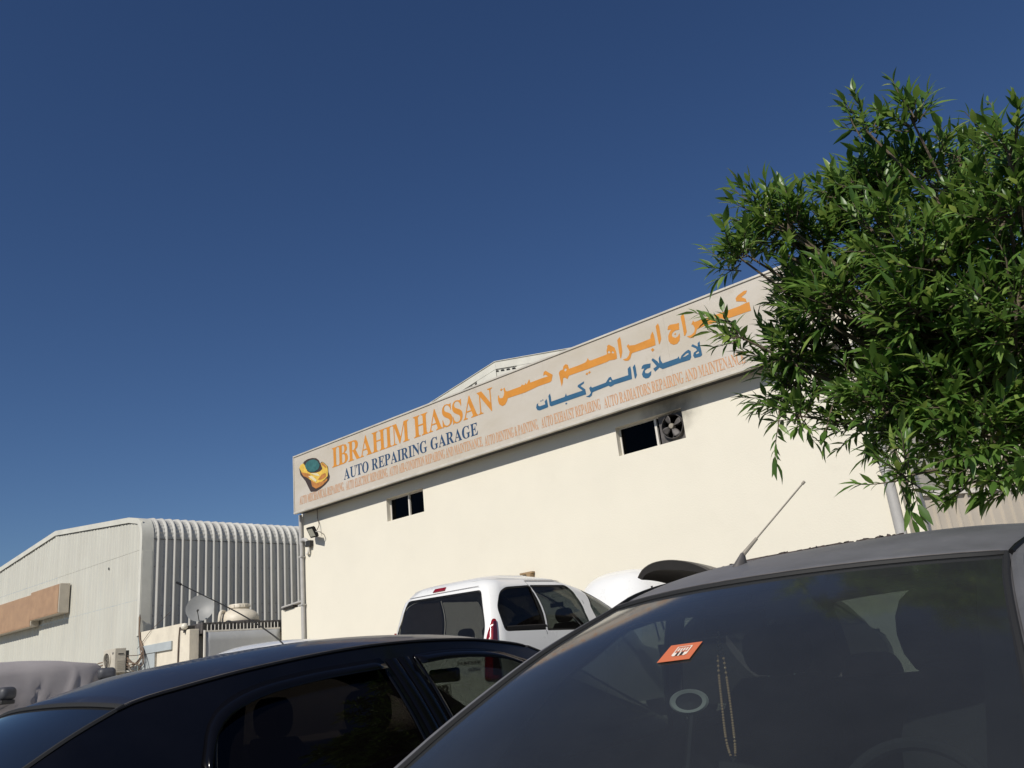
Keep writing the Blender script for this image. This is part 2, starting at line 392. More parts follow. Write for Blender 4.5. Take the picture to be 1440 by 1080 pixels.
# ------------------------------------------------------------------ lettering outlines and crown layout
GLYPHS=json.loads('{"A":[673,[0,0,0,27,27,32,48,45,67,71,86,111,320,694,347,693,585,129,607,83,625,51,646,33,673,27,673,0,354,0,354,27,415,37,435,68,431,88,419,121,389,197,167,197,130,105,127,97,126,88,124,78,124,72,142,38,197,27,203,27,203,0,182,239,373,239,276,475],[5,7,6,5,33,7,33,8,7,5,31,33,32,8,33,5,21,31,21,32,31,21,20,32,20,8,32,5,22,21,19,8,20,19,9,8,18,9,19,4,22,5,4,23,22,4,24,23,17,9,18,4,25,24,17,10,9,4,26,25,4,27,26,3,27,4,16,10,17,16,11,10,2,27,3,2,28,27,15,11,16,15,12,11,1,28,2,0,28,1,0,29,28,0,30,29,14,12,15,14,13,12]],"B":[600,[1,0,1,26,44,33,70,48,84,77,88,122,88,549,86,587,80,614,69,633,53,645,30,651,0,653,0,678,305,678,502,639,567,522,526,422,404,368,551,307,600,196,582,113,530,52,445,13,331,0,248,375,257,375,325,383,369,406,393,448,401,514,395,573,378,614,347,638,299,646,271,643,257,633,250,613,248,582,307,36,362,45,399,73,418,121,425,191,416,262,390,309,342,335,271,344,248,344,248,97,251,68,261,50,278,39],[12,14,13,12,34,14,34,15,14,11,34,12,10,34,11,10,35,34,33,15,34,9,35,10,9,36,35,33,16,15,32,16,33,8,36,9,8,37,36,7,37,8,31,16,32,7,38,37,6,38,7,6,25,38,30,16,31,5,25,6,30,17,16,29,17,30,28,17,29,28,18,17,27,18,28,26,18,27,5,26,25,5,48,26,48,18,26,48,47,18,47,46,18,46,19,18,5,49,48,45,19,46,44,19,45,44,20,19,43,20,44,43,21,20,42,21,43,4,49,5,41,21,42,41,22,21,4,50,49,3,50,4,40,22,41,3,51,50,40,23,22,3,52,51,2,52,3,39,23,40,2,39,52,2,23,39,1,23,2,0,23,1,0,24,23]],"C":[627,[343,-16,249,-5,166,30,96,84,44,156,11,242,0,340,11,437,45,523,98,594,168,648,252,682,347,693,421,684,508,655,523,650,538,648,568,659,585,693,611,693,611,459,586,459,545,542,492,606,427,646,356,660,220,579,175,337,225,111,375,35,435,43,494,67,550,105,599,158,627,132,505,21],[11,13,12,17,19,18,17,20,19,11,14,13,10,25,11,25,14,11,10,26,25,24,14,25,16,20,17,24,15,14,24,16,15,24,23,16,23,22,16,22,20,16,9,26,10,8,26,9,8,27,26,21,20,22,7,27,8,6,27,7,5,27,6,5,28,27,4,28,5,32,34,33,3,28,4,32,35,34,3,29,28,31,35,32,2,29,3,30,35,31,29,35,30,2,35,29,1,35,2,1,0,35]],"D":[675,[8,0,8,26,47,32,72,44,84,69,88,111,88,557,83,606,69,635,42,648,0,653,0,678,308,678,466,656,582,590,652,483,675,339,586,85,318,0,309,36,394,55,454,112,488,207,500,341,453,569,310,645,279,641,260,631,252,609,249,573,249,107,252,72,260,51,278,40],[10,12,11,10,13,12,10,25,13,25,14,13,9,25,10,8,25,9,8,26,25,24,14,25,8,27,26,7,27,8,7,28,27,7,29,28,6,29,7,24,15,14,6,30,29,23,15,24,5,30,6,23,16,15,22,16,23,22,17,16,21,17,22,20,17,21,4,30,5,4,31,30,20,18,17,4,32,31,3,32,4,19,18,20,3,33,32,2,33,3,2,19,33,2,18,19,1,18,2,0,18,1]],"E":[619,[0,0,0,25,45,30,72,44,86,72,91,116,91,549,86,603,72,634,45,648,3,653,3,678,573,678,573,476,550,476,528,555,486,605,419,632,324,641,296,640,277,638,264,632,256,621,252,603,251,578,251,366,267,366,325,375,365,401,391,446,408,514,432,514,432,176,407,176,399,230,386,270,365,299,338,318,301,328,255,331,251,331,251,100,254,69,265,52,286,44,322,41,389,45,446,58,492,79,531,112,564,156,591,213,619,213,578,0],[10,12,11,10,18,12,18,17,12,17,16,12,16,15,12,15,13,12,9,18,10,8,18,9,8,19,18,8,20,19,8,21,20,7,21,8,7,22,21,7,23,22,7,24,23,6,24,7,6,25,24,14,13,15,5,25,6,29,31,30,29,32,31,28,32,29,27,35,28,35,32,28,26,36,27,36,35,27,5,26,25,5,40,26,40,39,26,39,38,26,38,37,26,37,36,26,5,41,40,34,32,35,33,32,34,50,52,51,50,53,52,49,53,50,4,41,5,48,53,49,4,42,41,47,53,48,3,42,4,3,43,42,46,53,47,3,44,43,45,53,46,2,44,3,2,45,44,2,53,45,1,53,2,0,53,1]],"F":[565,[2,0,2,26,46,34,72,50,86,79,90,125,90,558,85,603,71,630,43,645,0,653,0,678,565,678,565,476,541,476,528,531,508,574,480,605,441,626,388,638,321,642,295,641,277,640,264,635,256,627,251,614,250,593,250,368,262,368,320,377,360,403,387,448,402,516,429,516,429,176,403,176,388,251,361,299,320,324,260,333,250,333,250,120,252,88,259,64,271,46,291,35,321,29,361,26,361,0],[10,12,11,10,20,12,20,19,12,19,18,12,18,17,12,17,16,12,16,13,12,9,20,10,8,21,9,21,20,9,8,22,21,8,23,22,8,24,23,7,24,8,7,25,24,7,26,25,6,26,7,6,27,26,15,13,16,5,27,6,14,13,15,31,33,32,31,34,33,30,34,31,29,34,30,28,37,29,37,34,29,5,28,27,5,40,28,40,39,28,39,38,28,38,37,28,5,41,40,36,34,37,35,34,36,4,41,5,4,42,41,4,43,42,3,43,4,3,44,43,2,44,3,2,45,44,2,46,45,1,46,2,1,47,46,0,47,1,0,48,47]],"G":[704,[358,-15,257,-4,170,29,98,82,45,153,11,240,0,341,11,439,45,524,97,595,167,648,249,682,342,693,423,684,509,656,523,651,536,649,551,652,563,660,573,673,583,693,610,693,610,458,584,458,559,515,528,564,491,604,449,635,404,654,357,660,221,580,176,339,189,201,227,101,288,39,369,19,417,24,448,41,464,68,469,106,469,190,464,229,449,254,419,266,369,271,369,295,704,295,704,271,663,266,639,254,627,230,623,191,623,43,491,-1],[11,13,12,19,21,20,19,22,21,11,14,13,10,29,11,29,14,11,18,22,19,10,30,29,28,14,29,17,22,18,28,15,14,27,15,28,16,22,17,27,16,15,27,26,16,26,25,16,25,22,16,9,30,10,8,30,9,8,31,30,24,22,25,7,31,8,23,22,24,6,31,7,5,31,6,5,32,31,44,46,45,44,47,46,43,47,44,43,48,47,43,49,48,42,49,43,42,50,49,41,50,42,4,32,5,41,51,50,40,51,41,4,33,32,40,52,51,39,52,40,3,33,4,38,52,39,3,34,33,2,34,3,37,52,38,37,53,52,36,53,37,2,35,34,1,35,2,35,53,36,1,53,35,1,0,53]],"H":[732,[0,0,0,26,44,32,70,47,84,75,88,120,88,564,83,605,70,631,43,646,1,653,1,678,337,678,337,653,305,649,281,643,265,633,255,618,250,595,248,564,248,373,486,373,486,564,484,595,479,618,470,633,454,643,430,649,397,653,397,678,732,678,732,653,689,646,663,632,650,606,646,564,646,120,650,77,664,49,689,33,732,26,732,0,397,0,397,26,440,32,467,46,481,73,486,120,486,329,248,329,248,120,253,75,266,47,293,32,337,26,337,0],[10,12,11,10,13,12,28,30,29,28,31,30,9,13,10,9,14,13,27,31,28,27,32,31,9,15,14,26,32,27,8,15,9,26,33,32,8,16,15,25,33,26,8,17,16,24,33,25,24,34,33,7,17,8,7,18,17,23,34,24,23,35,34,6,18,7,6,19,18,22,35,23,5,19,6,5,20,19,21,35,22,21,36,35,5,49,20,49,21,20,49,48,21,48,36,21,5,50,49,47,36,48,4,50,5,4,51,50,46,36,47,46,37,36,46,38,37,4,52,51,3,52,4,45,38,46,45,39,38,2,52,3,2,53,52,44,39,45,44,40,39,1,53,2,1,54,53,43,40,44,0,54,1,0,55,54,42,40,43,42,41,40]],"I":[346,[0,0,0,26,43,34,71,48,87,73,92,112,92,576,88,614,74,637,47,648,0,653,0,678,344,678,344,653,299,648,272,637,257,614,252,576,252,115,254,87,259,66,269,50,287,39,312,31,346,26,346,0],[10,12,11,10,13,12,9,13,10,9,14,13,8,14,9,8,15,14,7,15,8,7,16,15,6,16,7,6,17,16,5,17,6,5,18,17,5,19,18,4,19,5,4,20,19,3,20,4,3,21,20,3,22,21,2,22,3,2,23,22,1,23,2,1,24,23,0,24,1,0,25,24]],"K":[749,[0,0,0,26,44,32,70,47,84,75,88,120,88,564,83,605,70,632,43,647,1,653,1,678,337,678,337,653,305,649,281,643,265,633,255,618,250,595,248,564,248,348,454,556,485,593,495,623,474,646,409,653,409,678,699,678,699,653,686,653,594,624,489,537,379,424,666,69,684,50,701,37,722,29,749,26,749,0,394,0,394,26,414,26,432,27,445,29,455,31,469,40,473,51,467,70,447,98,273,318,248,295,248,120,253,75,266,47,293,32,337,26,337,0],[10,12,11,10,13,12,25,27,26,25,28,27,9,13,10,9,14,13,24,29,25,29,28,25,24,30,29,9,15,14,8,15,9,23,30,24,8,16,15,8,17,16,7,17,8,23,31,30,22,31,23,7,18,17,6,18,7,6,19,18,21,31,22,5,19,6,5,20,19,20,31,21,20,32,31,20,33,32,5,50,20,50,49,20,49,33,20,48,33,49,5,51,50,4,51,5,4,52,51,47,33,48,4,53,52,3,53,4,46,33,47,46,34,33,45,34,46,45,35,34,2,53,3,2,54,53,44,35,45,44,36,35,1,54,2,1,55,54,43,36,44,43,37,36,42,37,43,41,37,42,40,37,41,0,55,1,0,56,55,39,37,40,39,38,37]],"L":[613,[0,0,0,26,44,32,70,47,84,75,88,120,88,564,83,606,70,633,43,647,1,653,1,678,349,678,349,653,314,651,287,646,268,636,257,620,250,597,248,564,248,123,249,92,253,70,261,55,275,47,295,42,325,41,391,46,446,59,490,83,528,119,559,167,586,230,613,230,575,0],[10,12,11,10,13,12,9,13,10,9,14,13,9,15,14,8,15,9,8,16,15,8,17,16,7,17,8,7,18,17,6,18,7,6,19,18,5,19,6,5,20,19,31,33,32,31,34,33,30,34,31,5,21,20,4,21,5,29,34,30,4,22,21,28,34,29,3,22,4,3,23,22,27,34,28,3,24,23,2,24,3,2,25,24,26,34,27,2,26,25,2,34,26,1,34,2,0,34,1]],"M":[898,[0,0,0,26,43,32,71,47,86,74,91,118,91,569,89,598,84,619,74,634,58,644,34,650,1,653,1,678,254,678,451,212,648,678,898,678,898,653,857,645,832,630,818,604,813,563,813,127,815,90,820,64,830,46,845,35,867,29,897,26,897,0,568,0,568,26,600,30,623,37,639,48,649,66,654,90,656,124,656,594,408,0,381,0,136,579,136,119,141,72,157,44,186,31,231,26,231,0],[12,14,13,12,11,14,11,10,14,10,9,14,9,42,14,42,15,14,15,39,16,39,17,16,39,19,17,19,18,17,39,20,19,8,42,9,39,21,20,7,42,8,39,22,21,6,42,7,15,40,39,38,22,39,6,43,42,41,15,42,5,43,6,38,23,22,41,40,15,38,24,23,37,24,38,5,44,43,4,44,5,36,24,37,36,25,24,3,44,4,3,45,44,35,25,36,35,26,25,34,26,35,2,45,3,34,27,26,2,46,45,33,27,34,33,28,27,1,46,2,1,47,46,32,28,33,32,29,28,0,47,1,0,48,47,31,29,32,31,30,29]],"N":[687,[573,-16,132,521,132,117,136,73,150,46,176,32,221,26,221,0,0,0,0,26,31,29,54,35,69,45,79,62,84,85,86,117,86,578,46,626,27,645,15,650,0,653,0,678,206,678,555,251,555,562,553,594,548,617,538,632,522,643,499,649,466,653,466,678,687,678,687,653,644,647,618,633,605,605,601,561,601,-16],[20,22,21,20,19,22,19,18,22,18,23,22,30,32,31,30,33,32,29,33,30,29,34,33,28,34,29,28,35,34,17,23,18,27,35,28,27,36,35,26,36,27,16,23,17,25,36,26,25,37,36,24,37,25,15,1,16,1,23,16,23,37,24,23,38,37,15,2,1,0,23,1,0,38,23,14,2,15,14,3,2,13,3,14,13,4,3,12,4,13,12,5,4,11,5,12,10,5,11,10,6,5,9,6,10,8,6,9,8,7,6]],"O":[701,[347,-16,276,-9,210,11,151,43,100,86,57,138,26,199,6,267,0,339,7,411,26,479,58,539,100,592,152,635,213,667,280,687,354,694,425,687,491,668,550,636,601,594,643,542,675,481,694,413,701,339,694,266,675,199,643,138,600,86,548,43,488,11,420,-9,353,18,481,98,524,339,512,478,477,579,420,640,346,660,218,580,175,339,187,201,223,100,280,39],[15,17,16,15,18,17,14,18,15,14,38,18,38,19,18,13,38,14,13,39,38,37,19,38,36,19,37,36,20,19,12,39,13,36,21,20,11,39,12,11,40,39,35,21,36,35,22,21,10,40,11,35,23,22,9,40,10,34,23,35,34,24,23,8,40,9,7,40,8,7,41,40,33,24,34,33,25,24,6,41,7,33,26,25,6,42,41,5,42,6,33,27,26,4,42,5,33,28,27,4,43,42,32,28,33,3,43,4,32,29,28,32,30,29,2,43,3,2,32,43,2,30,32,1,30,2,1,31,30,0,31,1]],"P":[586,[0,0,0,26,44,32,70,47,84,75,88,120,88,564,83,605,70,631,43,646,1,653,1,678,295,678,405,672,477,655,523,628,557,592,579,547,586,494,570,417,523,358,445,319,337,306,248,306,248,120,253,75,266,47,293,32,337,26,337,0,248,342,277,342,340,351,382,376,404,422,412,490,406,558,387,605,352,633,299,642,274,639,259,631,251,616,248,593],[10,12,11,10,13,12,10,14,13,10,39,14,39,15,14,9,39,10,8,39,9,8,40,39,38,15,39,8,41,40,37,15,38,7,41,8,7,42,41,37,16,15,7,43,42,36,16,37,6,43,7,6,30,43,36,17,16,5,30,6,35,17,36,35,18,17,35,19,18,34,19,35,33,19,34,33,20,19,32,20,33,32,21,20,31,21,32,5,31,30,5,23,31,23,21,31,23,22,21,5,24,23,4,24,5,4,25,24,4,26,25,3,26,4,2,26,3,2,27,26,1,27,2,1,28,27,0,28,1,0,29,28]],"R":[692,[0,0,0,26,44,32,70,47,84,75,88,120,88,564,83,605,70,631,43,646,1,653,1,678,300,678,431,667,524,634,580,578,598,498,560,395,446,333,620,75,636,53,651,38,667,29,689,26,692,26,692,0,481,0,277,316,248,316,248,120,253,75,266,47,293,32,337,26,337,0,248,348,280,348,347,357,394,385,420,432,429,500,400,607,311,642,278,639,259,629,251,609,248,574],[10,12,11,10,13,12,10,42,13,42,14,13,9,42,10,8,42,9,8,43,42,41,14,42,8,44,43,41,15,14,7,44,8,7,45,44,7,46,45,40,15,41,6,46,7,40,16,15,6,35,46,5,35,6,39,16,40,39,17,16,38,17,39,38,18,17,37,18,38,36,18,37,5,28,35,28,36,35,28,18,36,28,27,18,27,19,18,5,29,28,26,19,27,4,29,5,4,30,29,26,20,19,4,31,30,3,31,4,26,21,20,2,31,3,2,32,31,26,22,21,1,32,2,1,33,32,26,23,22,0,33,1,0,34,33,26,24,23,26,25,24]],"S":[471,[0,-16,0,235,29,235,59,140,102,74,158,35,229,22,280,30,319,54,343,89,351,133,331,192,271,238,178,284,103,329,51,376,20,430,10,494,17,551,36,600,67,639,108,669,156,688,211,694,243,692,278,687,315,679,356,667,364,665,370,664,376,662,382,662,403,670,413,694,441,694,441,475,416,475,398,528,373,573,342,610,306,639,266,656,225,662,179,655,144,635,122,604,114,566,121,530,140,501,172,476,217,451,313,406,367,377,409,347,438,315,457,280,468,242,471,198,463,138,441,86,404,43,354,12,293,-8,222,-15,197,-14,172,-12,147,-7,123,1,100,9,83,14,70,17,62,18,48,16,39,11,33,0,27,-16],[22,24,23,32,34,33,32,35,34,22,25,24,21,25,22,21,26,25,21,27,26,31,35,32,20,42,21,42,27,21,42,28,27,42,29,28,42,30,29,42,31,30,20,43,42,41,31,42,41,40,31,40,39,31,39,38,31,38,35,31,20,44,43,19,44,20,19,45,44,19,46,45,18,46,19,37,35,38,18,47,46,17,47,18,17,48,47,36,35,37,17,49,48,16,49,17,16,50,49,16,51,50,15,51,16,15,52,51,15,53,52,14,53,15,14,54,53,13,54,14,13,55,54,12,55,13,12,56,55,12,57,56,11,57,12,0,2,1,0,3,2,11,58,57,10,58,11,0,4,3,10,59,58,9,59,10,8,59,9,8,60,59,0,73,4,73,72,4,72,5,4,7,60,8,7,61,60,72,71,5,71,6,5,6,61,7,71,61,6,70,61,71,69,61,70,68,61,69,68,62,61,0,74,73,67,62,68,66,62,67,0,75,74,65,62,66,65,63,62,64,63,65]],"T":[595,[121,0,121,26,167,31,196,46,211,75,216,120,216,645,206,645,135,634,81,601,45,546,27,473,0,473,0,678,595,678,595,472,570,472,515,602,384,645,376,645,376,120,381,73,396,45,424,31,472,26,472,0],[12,10,13,10,9,13,9,8,13,8,7,13,7,14,13,7,6,14,6,19,14,19,18,14,18,17,14,17,15,14,5,19,6,5,20,19,16,15,17,12,11,10,4,20,5,4,21,20,3,21,4,3,22,21,2,22,3,2,23,22,1,23,2,1,24,23,0,24,1,0,25,24]],"U":[684,[347,-19,228,-4,148,43,102,120,87,231,87,564,82,605,69,631,42,646,0,653,0,678,336,678,336,653,303,649,280,643,263,633,253,618,249,595,247,564,247,208,255,131,281,77,324,44,387,33,518,84,562,237,562,563,557,604,543,631,515,645,467,653,467,678,684,678,684,653,646,644,623,628,611,602,607,563,607,270,591,137,544,48,463,-2],[9,11,10,9,12,11,30,32,31,30,33,32,8,12,9,8,13,12,29,33,30,29,34,33,8,14,13,7,14,8,28,34,29,28,35,34,7,15,14,7,16,15,6,16,7,27,35,28,27,36,35,6,17,16,5,17,6,26,36,27,26,37,36,5,18,17,4,18,5,4,19,18,25,37,26,25,38,37,25,39,38,24,39,25,3,19,4,3,20,19,24,40,39,3,21,20,2,21,3,23,40,24,2,22,21,23,41,40,2,23,22,1,23,2,1,41,23,1,0,41]],"X":[674,[0,0,0,26,62,44,117,99,271,310,99,575,75,609,54,633,32,648,7,653,4,653,4,678,346,678,346,653,324,653,281,644,266,618,270,601,283,578,377,431,462,556,482,590,488,616,471,643,419,653,419,678,665,678,665,653,660,653,619,647,583,630,549,599,514,556,401,394,598,85,616,60,633,41,650,30,670,26,674,26,674,0,338,0,338,26,345,26,398,35,415,61,409,85,392,118,295,272,188,120,173,93,168,67,187,36,242,26,242,0],[10,12,11,10,13,12,24,26,25,24,27,26,9,13,10,8,14,9,14,13,9,8,15,14,23,28,24,28,27,24,23,29,28,7,15,8,23,30,29,7,16,15,22,30,23,6,16,7,22,31,30,6,17,16,21,31,22,5,17,6,5,18,17,21,32,31,20,32,21,5,19,18,4,19,5,19,32,20,19,33,32,4,33,19,4,34,33,3,48,4,48,34,4,3,49,48,47,34,48,3,50,49,46,34,47,2,50,3,2,51,50,45,34,46,45,35,34,2,52,51,44,35,45,44,36,35,1,52,2,44,37,36,1,53,52,43,37,44,43,38,37,0,53,1,0,54,53,41,43,42,41,38,43,41,39,38,41,40,39]],"Y":[674,[171,0,171,26,215,32,241,47,255,75,259,120,259,266,89,576,64,617,41,639,31,644,21,648,11,651,0,652,0,678,328,678,328,652,311,652,287,650,268,644,256,633,252,620,255,604,264,583,390,336,516,545,533,580,539,607,520,641,464,652,459,652,459,678,674,678,674,652,650,646,629,632,610,611,590,583,419,303,419,120,424,75,437,47,464,32,508,26,508,0],[13,15,14,13,16,15,30,32,31,30,33,32,12,17,13,17,16,13,12,18,17,29,33,30,28,33,29,28,34,33,11,18,12,11,19,18,10,19,11,28,35,34,9,19,10,9,20,19,27,35,28,8,20,9,8,21,20,27,36,35,8,22,21,7,22,8,27,37,36,26,37,27,7,23,22,7,24,23,26,38,37,25,38,26,6,24,7,24,38,25,6,38,24,6,39,38,5,39,6,4,39,5,4,40,39,4,41,40,3,41,4,2,41,3,2,42,41,1,42,2,1,43,42,0,43,1,0,44,43]],"&":[592,[467,339,435,282,394,229,298,339,394,429,423,521,377,626,259,669,132,626,84,512,107,427,161,354,45,264,0,153,51,38,172,-9,271,13,388,93,466,0,592,0,454,160,521,250,565,339,328,161,256,103,182,81,125,102,98,153,129,223,217,289,180,521,201,567,254,586,310,566,332,516,315,465,243,405,201,458],[8,6,7,9,31,8,31,32,8,32,6,8,32,33,6,33,5,6,9,30,31,34,5,33,9,37,30,34,4,5,35,4,34,10,37,9,36,4,35,10,36,37,36,3,4,11,36,10,11,3,36,12,3,11,12,29,3,29,2,3,1,22,0,1,21,22,12,28,29,23,2,29,2,21,1,13,28,12,2,20,21,23,20,2,13,27,28,24,20,23,24,17,20,17,19,20,14,27,13,14,26,27,25,17,24,14,25,26,25,16,17,18,19,17,14,16,25,15,16,14]],",":[130,[13,-118,101,-59,130,26,111,97,59,123,17,107,0,66,14,26,49,10,47,-50,13,-99],[5,3,4,6,3,5,6,2,3,7,2,6,8,2,7,8,1,2,9,1,8,10,1,9,10,0,1]],"-":[243,[243,267,0,267,0,174,243,174],[2,0,1,2,3,0]],"0":[440,[440,341,380,595,220,691,60,595,0,341,61,87,220,-9,380,87,342,341,310,153,220,84,131,153,98,341,131,530,220,598,310,530],[3,14,2,14,1,2,3,13,14,15,1,14,4,13,3,15,0,1,8,0,15,4,12,13,5,12,4,5,11,12,9,0,8,9,7,0,5,10,11,10,7,9,6,10,5,10,6,7]],"1":[98,[98,682,0,682,0,0,98,0],[2,0,1,2,3,0]],"2":[432,[432,93,171,93,334,312,383,478,325,632,175,691,95,675,14,626,14,503,93,575,168,595,252,559,285,467,273,393,237,321,125,161,0,7,0,0,432,0],[6,4,5,7,4,6,7,10,4,10,11,4,11,3,4,8,9,7,9,10,7,12,3,11,12,2,3,13,2,12,14,2,13,15,2,14,15,1,2,16,1,15,16,0,1,16,18,0,17,18,16]],"3":[360,[17,569,79,591,133,598,219,571,251,496,217,423,116,397,116,307,225,277,262,193,232,114,152,84,77,97,0,136,0,30,73,1,145,-9,300,49,360,198,337,297,262,360,329,421,349,513,294,643,148,691,79,684,17,662],[25,23,24,26,23,25,0,1,26,1,23,26,1,2,23,2,3,23,3,22,23,4,22,3,4,21,22,5,21,4,6,21,5,6,20,21,7,20,6,7,19,20,8,19,7,8,18,19,9,18,8,9,17,18,10,17,9,14,12,13,11,17,10,14,11,12,14,17,11,14,16,17,15,16,14]],"4":[460,[387,691,345,691,0,269,0,224,289,224,289,0,387,0,387,224,460,224,460,312,387,312,287,506,289,506,289,312,131,312],[2,0,1,2,11,0,11,12,0,12,10,0,2,14,11,13,10,12,2,13,14,2,10,13,2,9,10,2,8,9,3,8,2,4,8,3,5,7,4,7,8,4,5,6,7]],"5":[388,[354,682,51,682,51,327,227,313,290,207,248,120,149,84,74,97,0,134,0,33,83,1,165,-9,325,53,388,209,322,367,140,423,140,594,354,594],[2,16,1,16,0,1,16,17,0,2,15,16,2,14,15,2,3,14,3,13,14,4,13,3,4,12,13,5,12,4,9,7,8,6,12,5,9,6,7,9,12,6,9,11,12,10,11,9]],"6":[421,[273,691,70,482,0,233,61,58,220,-9,361,51,421,195,366,337,230,394,170,385,123,366,202,506,332,616,102,265,156,294,210,301,291,271,323,196,293,115,214,84,122,133],[1,12,0,1,11,12,1,10,11,2,10,1,9,7,8,10,7,9,2,14,10,14,7,10,14,15,7,15,16,7,16,6,7,2,13,14,17,6,16,2,20,13,3,20,2,18,6,17,18,5,6,3,19,20,19,5,18,3,5,19,4,5,3]],"7":[441,[441,682,0,682,0,589,295,589,45,29,132,-9],[2,0,1,2,3,0,3,5,0,4,5,3]],"8":[436,[436,184,412,280,341,348,405,416,426,493,369,634,225,691,76,635,16,495,37,414,97,348,24,279,0,185,64,47,220,-9,374,47,328,495,297,423,221,393,146,424,114,497,144,570,223,598,298,569,338,192,308,117,218,84,132,114,98,192,131,270,220,300,305,269],[7,5,6,8,21,7,21,22,7,22,5,7,22,23,5,23,4,5,8,20,21,16,4,23,8,19,20,9,19,8,17,4,16,17,3,4,9,18,19,18,3,17,18,2,3,10,18,9,10,2,18,11,2,10,11,30,2,30,1,2,11,29,30,31,1,30,31,0,1,12,29,11,12,28,29,24,0,31,12,27,28,25,0,24,13,27,12,25,15,0,26,15,25,13,26,27,13,15,26,14,15,13]],"9":[425,[151,-9,348,191,425,442,364,620,208,691,57,628,0,489,56,348,193,290,248,298,299,319,231,187,91,63,98,490,130,568,210,598,291,561,324,475,323,450,319,420,264,392,214,383,132,414],[5,3,4,6,14,5,14,15,5,15,3,5,15,16,3,16,2,3,6,13,14,17,2,16,6,22,13,7,22,6,18,2,17,19,2,18,19,1,2,20,10,19,10,1,19,7,21,22,21,10,20,7,10,21,8,10,7,8,9,10,11,1,10,11,0,1,12,0,11]]}')
SIGN_ORANGE=[[[[-11.128,6.62],[-11.14,6.527],[-11.118,6.434],[-11.036,6.372],[-10.957,6.381],[-10.893,6.44],[-10.864,6.496],[-10.385,6.483],[-10.02,6.512],[-9.721,6.507],[-9.677,6.527],[-9.634,6.639],[-9.722,6.707],[-9.795,6.772],[-9.848,6.763],[-9.873,6.691],[-9.816,6.698],[-9.752,6.641],[-9.917,6.649],[-10.223,6.648],[-10.243,6.729],[-10.307,6.656],[-10.335,6.644],[-10.348,6.685],[-10.375,6.645],[-10.426,6.654],[-10.442,6.679],[-10.488,6.641],[-10.866,6.645],[-10.903,6.673],[-10.925,6.747],[-10.962,6.734],[-10.946,6.654],[-10.963,6.59],[-10.996,6.547],[-11.059,6.548],[-11.096,6.575],[-11.102,6.63]],[]],[[[-11.055,6.729],[-11.014,6.756],[-10.98,6.722],[-11.021,6.698]],[]],[[[-9.447,6.335],[-9.467,6.505],[-9.478,6.624],[-9.443,6.663],[-9.373,6.666],[-9.343,6.732],[-9.289,6.753],[-9.234,6.723],[-9.218,6.635],[-8.973,6.632],[-8.817,6.64],[-8.775,6.664],[-8.744,6.713],[-8.726,6.659],[-8.68,6.638],[-8.354,6.64],[-8.297,6.643],[-8.296,6.719],[-8.269,6.767],[-8.275,6.797],[-8.228,6.815],[-8.171,6.769],[-8.109,6.714],[-8.087,6.623],[-8.086,6.567],[-8.089,6.492],[-8.139,6.485],[-8.264,6.506],[-8.314,6.495],[-8.707,6.492],[-9.239,6.499],[-9.287,6.443],[-9.349,6.494],[-9.389,6.49],[-9.41,6.406]],[[[-9.342,6.641],[-9.317,6.674],[-9.284,6.66],[-9.274,6.631],[-9.312,6.606]],[[-8.276,6.662],[-8.259,6.696],[-8.23,6.687],[-8.218,6.645],[-8.249,6.642]],[[-8.193,6.638],[-8.166,6.668],[-8.131,6.621],[-8.159,6.613]]]],[[[-8.844,6.409],[-8.808,6.434],[-8.78,6.403],[-8.816,6.381]],[]],[[[-8.782,6.419],[-8.745,6.443],[-8.718,6.413],[-8.754,6.391]],[]],[[[-8.027,6.838],[-7.961,6.884],[-7.95,6.828],[-7.954,6.58],[-7.999,6.471],[-8.018,6.471],[-8.027,6.604]],[]],[[[-7.845,6.657],[-7.799,6.683],[-7.781,6.647],[-7.662,6.622],[-7.324,6.631],[-7.309,6.687],[-7.258,6.75],[-7.239,6.684],[-7.232,6.56],[-7.239,6.479],[-7.295,6.476],[-7.747,6.488],[-7.765,6.475],[-7.805,6.402],[-7.852,6.373],[-7.919,6.39],[-7.97,6.431],[-7.881,6.43],[-7.827,6.47],[-7.797,6.529],[-7.815,6.59]],[]],[[[-7.352,6.424],[-7.305,6.445],[-7.277,6.403],[-7.318,6.373]],[]],[[[-7.175,6.824],[-7.118,6.861],[-7.103,6.799],[-7.103,6.556],[-7.146,6.477],[-7.166,6.465],[-7.173,6.607]],[]],[[[-6.95,6.672],[-6.928,6.731],[-6.884,6.752],[-6.752,6.727],[-6.702,6.726],[-6.718,6.601],[-6.795,6.612],[-6.856,6.593],[-6.882,6.555],[-6.871,6.512],[-6.82,6.477],[-6.765,6.489],[-6.726,6.535],[-6.724,6.481],[-6.748,6.404],[-6.806,6.361],[-6.877,6.363],[-6.938,6.408],[-6.965,6.47],[-6.956,6.56],[-6.908,6.624],[-6.873,6.659]],[]],[[[-6.834,6.55],[-6.807,6.568],[-6.789,6.545],[-6.815,6.528]],[]],[[[-6.65,6.827],[-6.583,6.866],[-6.577,6.801],[-6.58,6.511],[-6.618,6.458],[-6.646,6.455],[-6.643,6.599]],[]],[[[-6.469,6.614],[-6.423,6.672],[-6.403,6.636],[-5.903,6.622],[-5.529,6.62],[-5.416,6.634],[-5.35,6.63],[-5.35,6.471],[-5.492,6.476],[-5.676,6.477],[-6.197,6.5],[-6.377,6.496],[-6.426,6.408],[-6.474,6.365],[-6.543,6.379],[-6.596,6.429],[-6.507,6.424],[-6.44,6.458],[-6.415,6.524],[-6.438,6.592]],[]],[[[-5.401,6.853],[-5.348,6.84],[-5.375,6.799],[-5.47,6.763],[-5.398,6.706],[-5.394,6.64],[-5.451,6.676],[-5.572,6.721],[-5.574,6.78],[-5.523,6.816]],[]]]
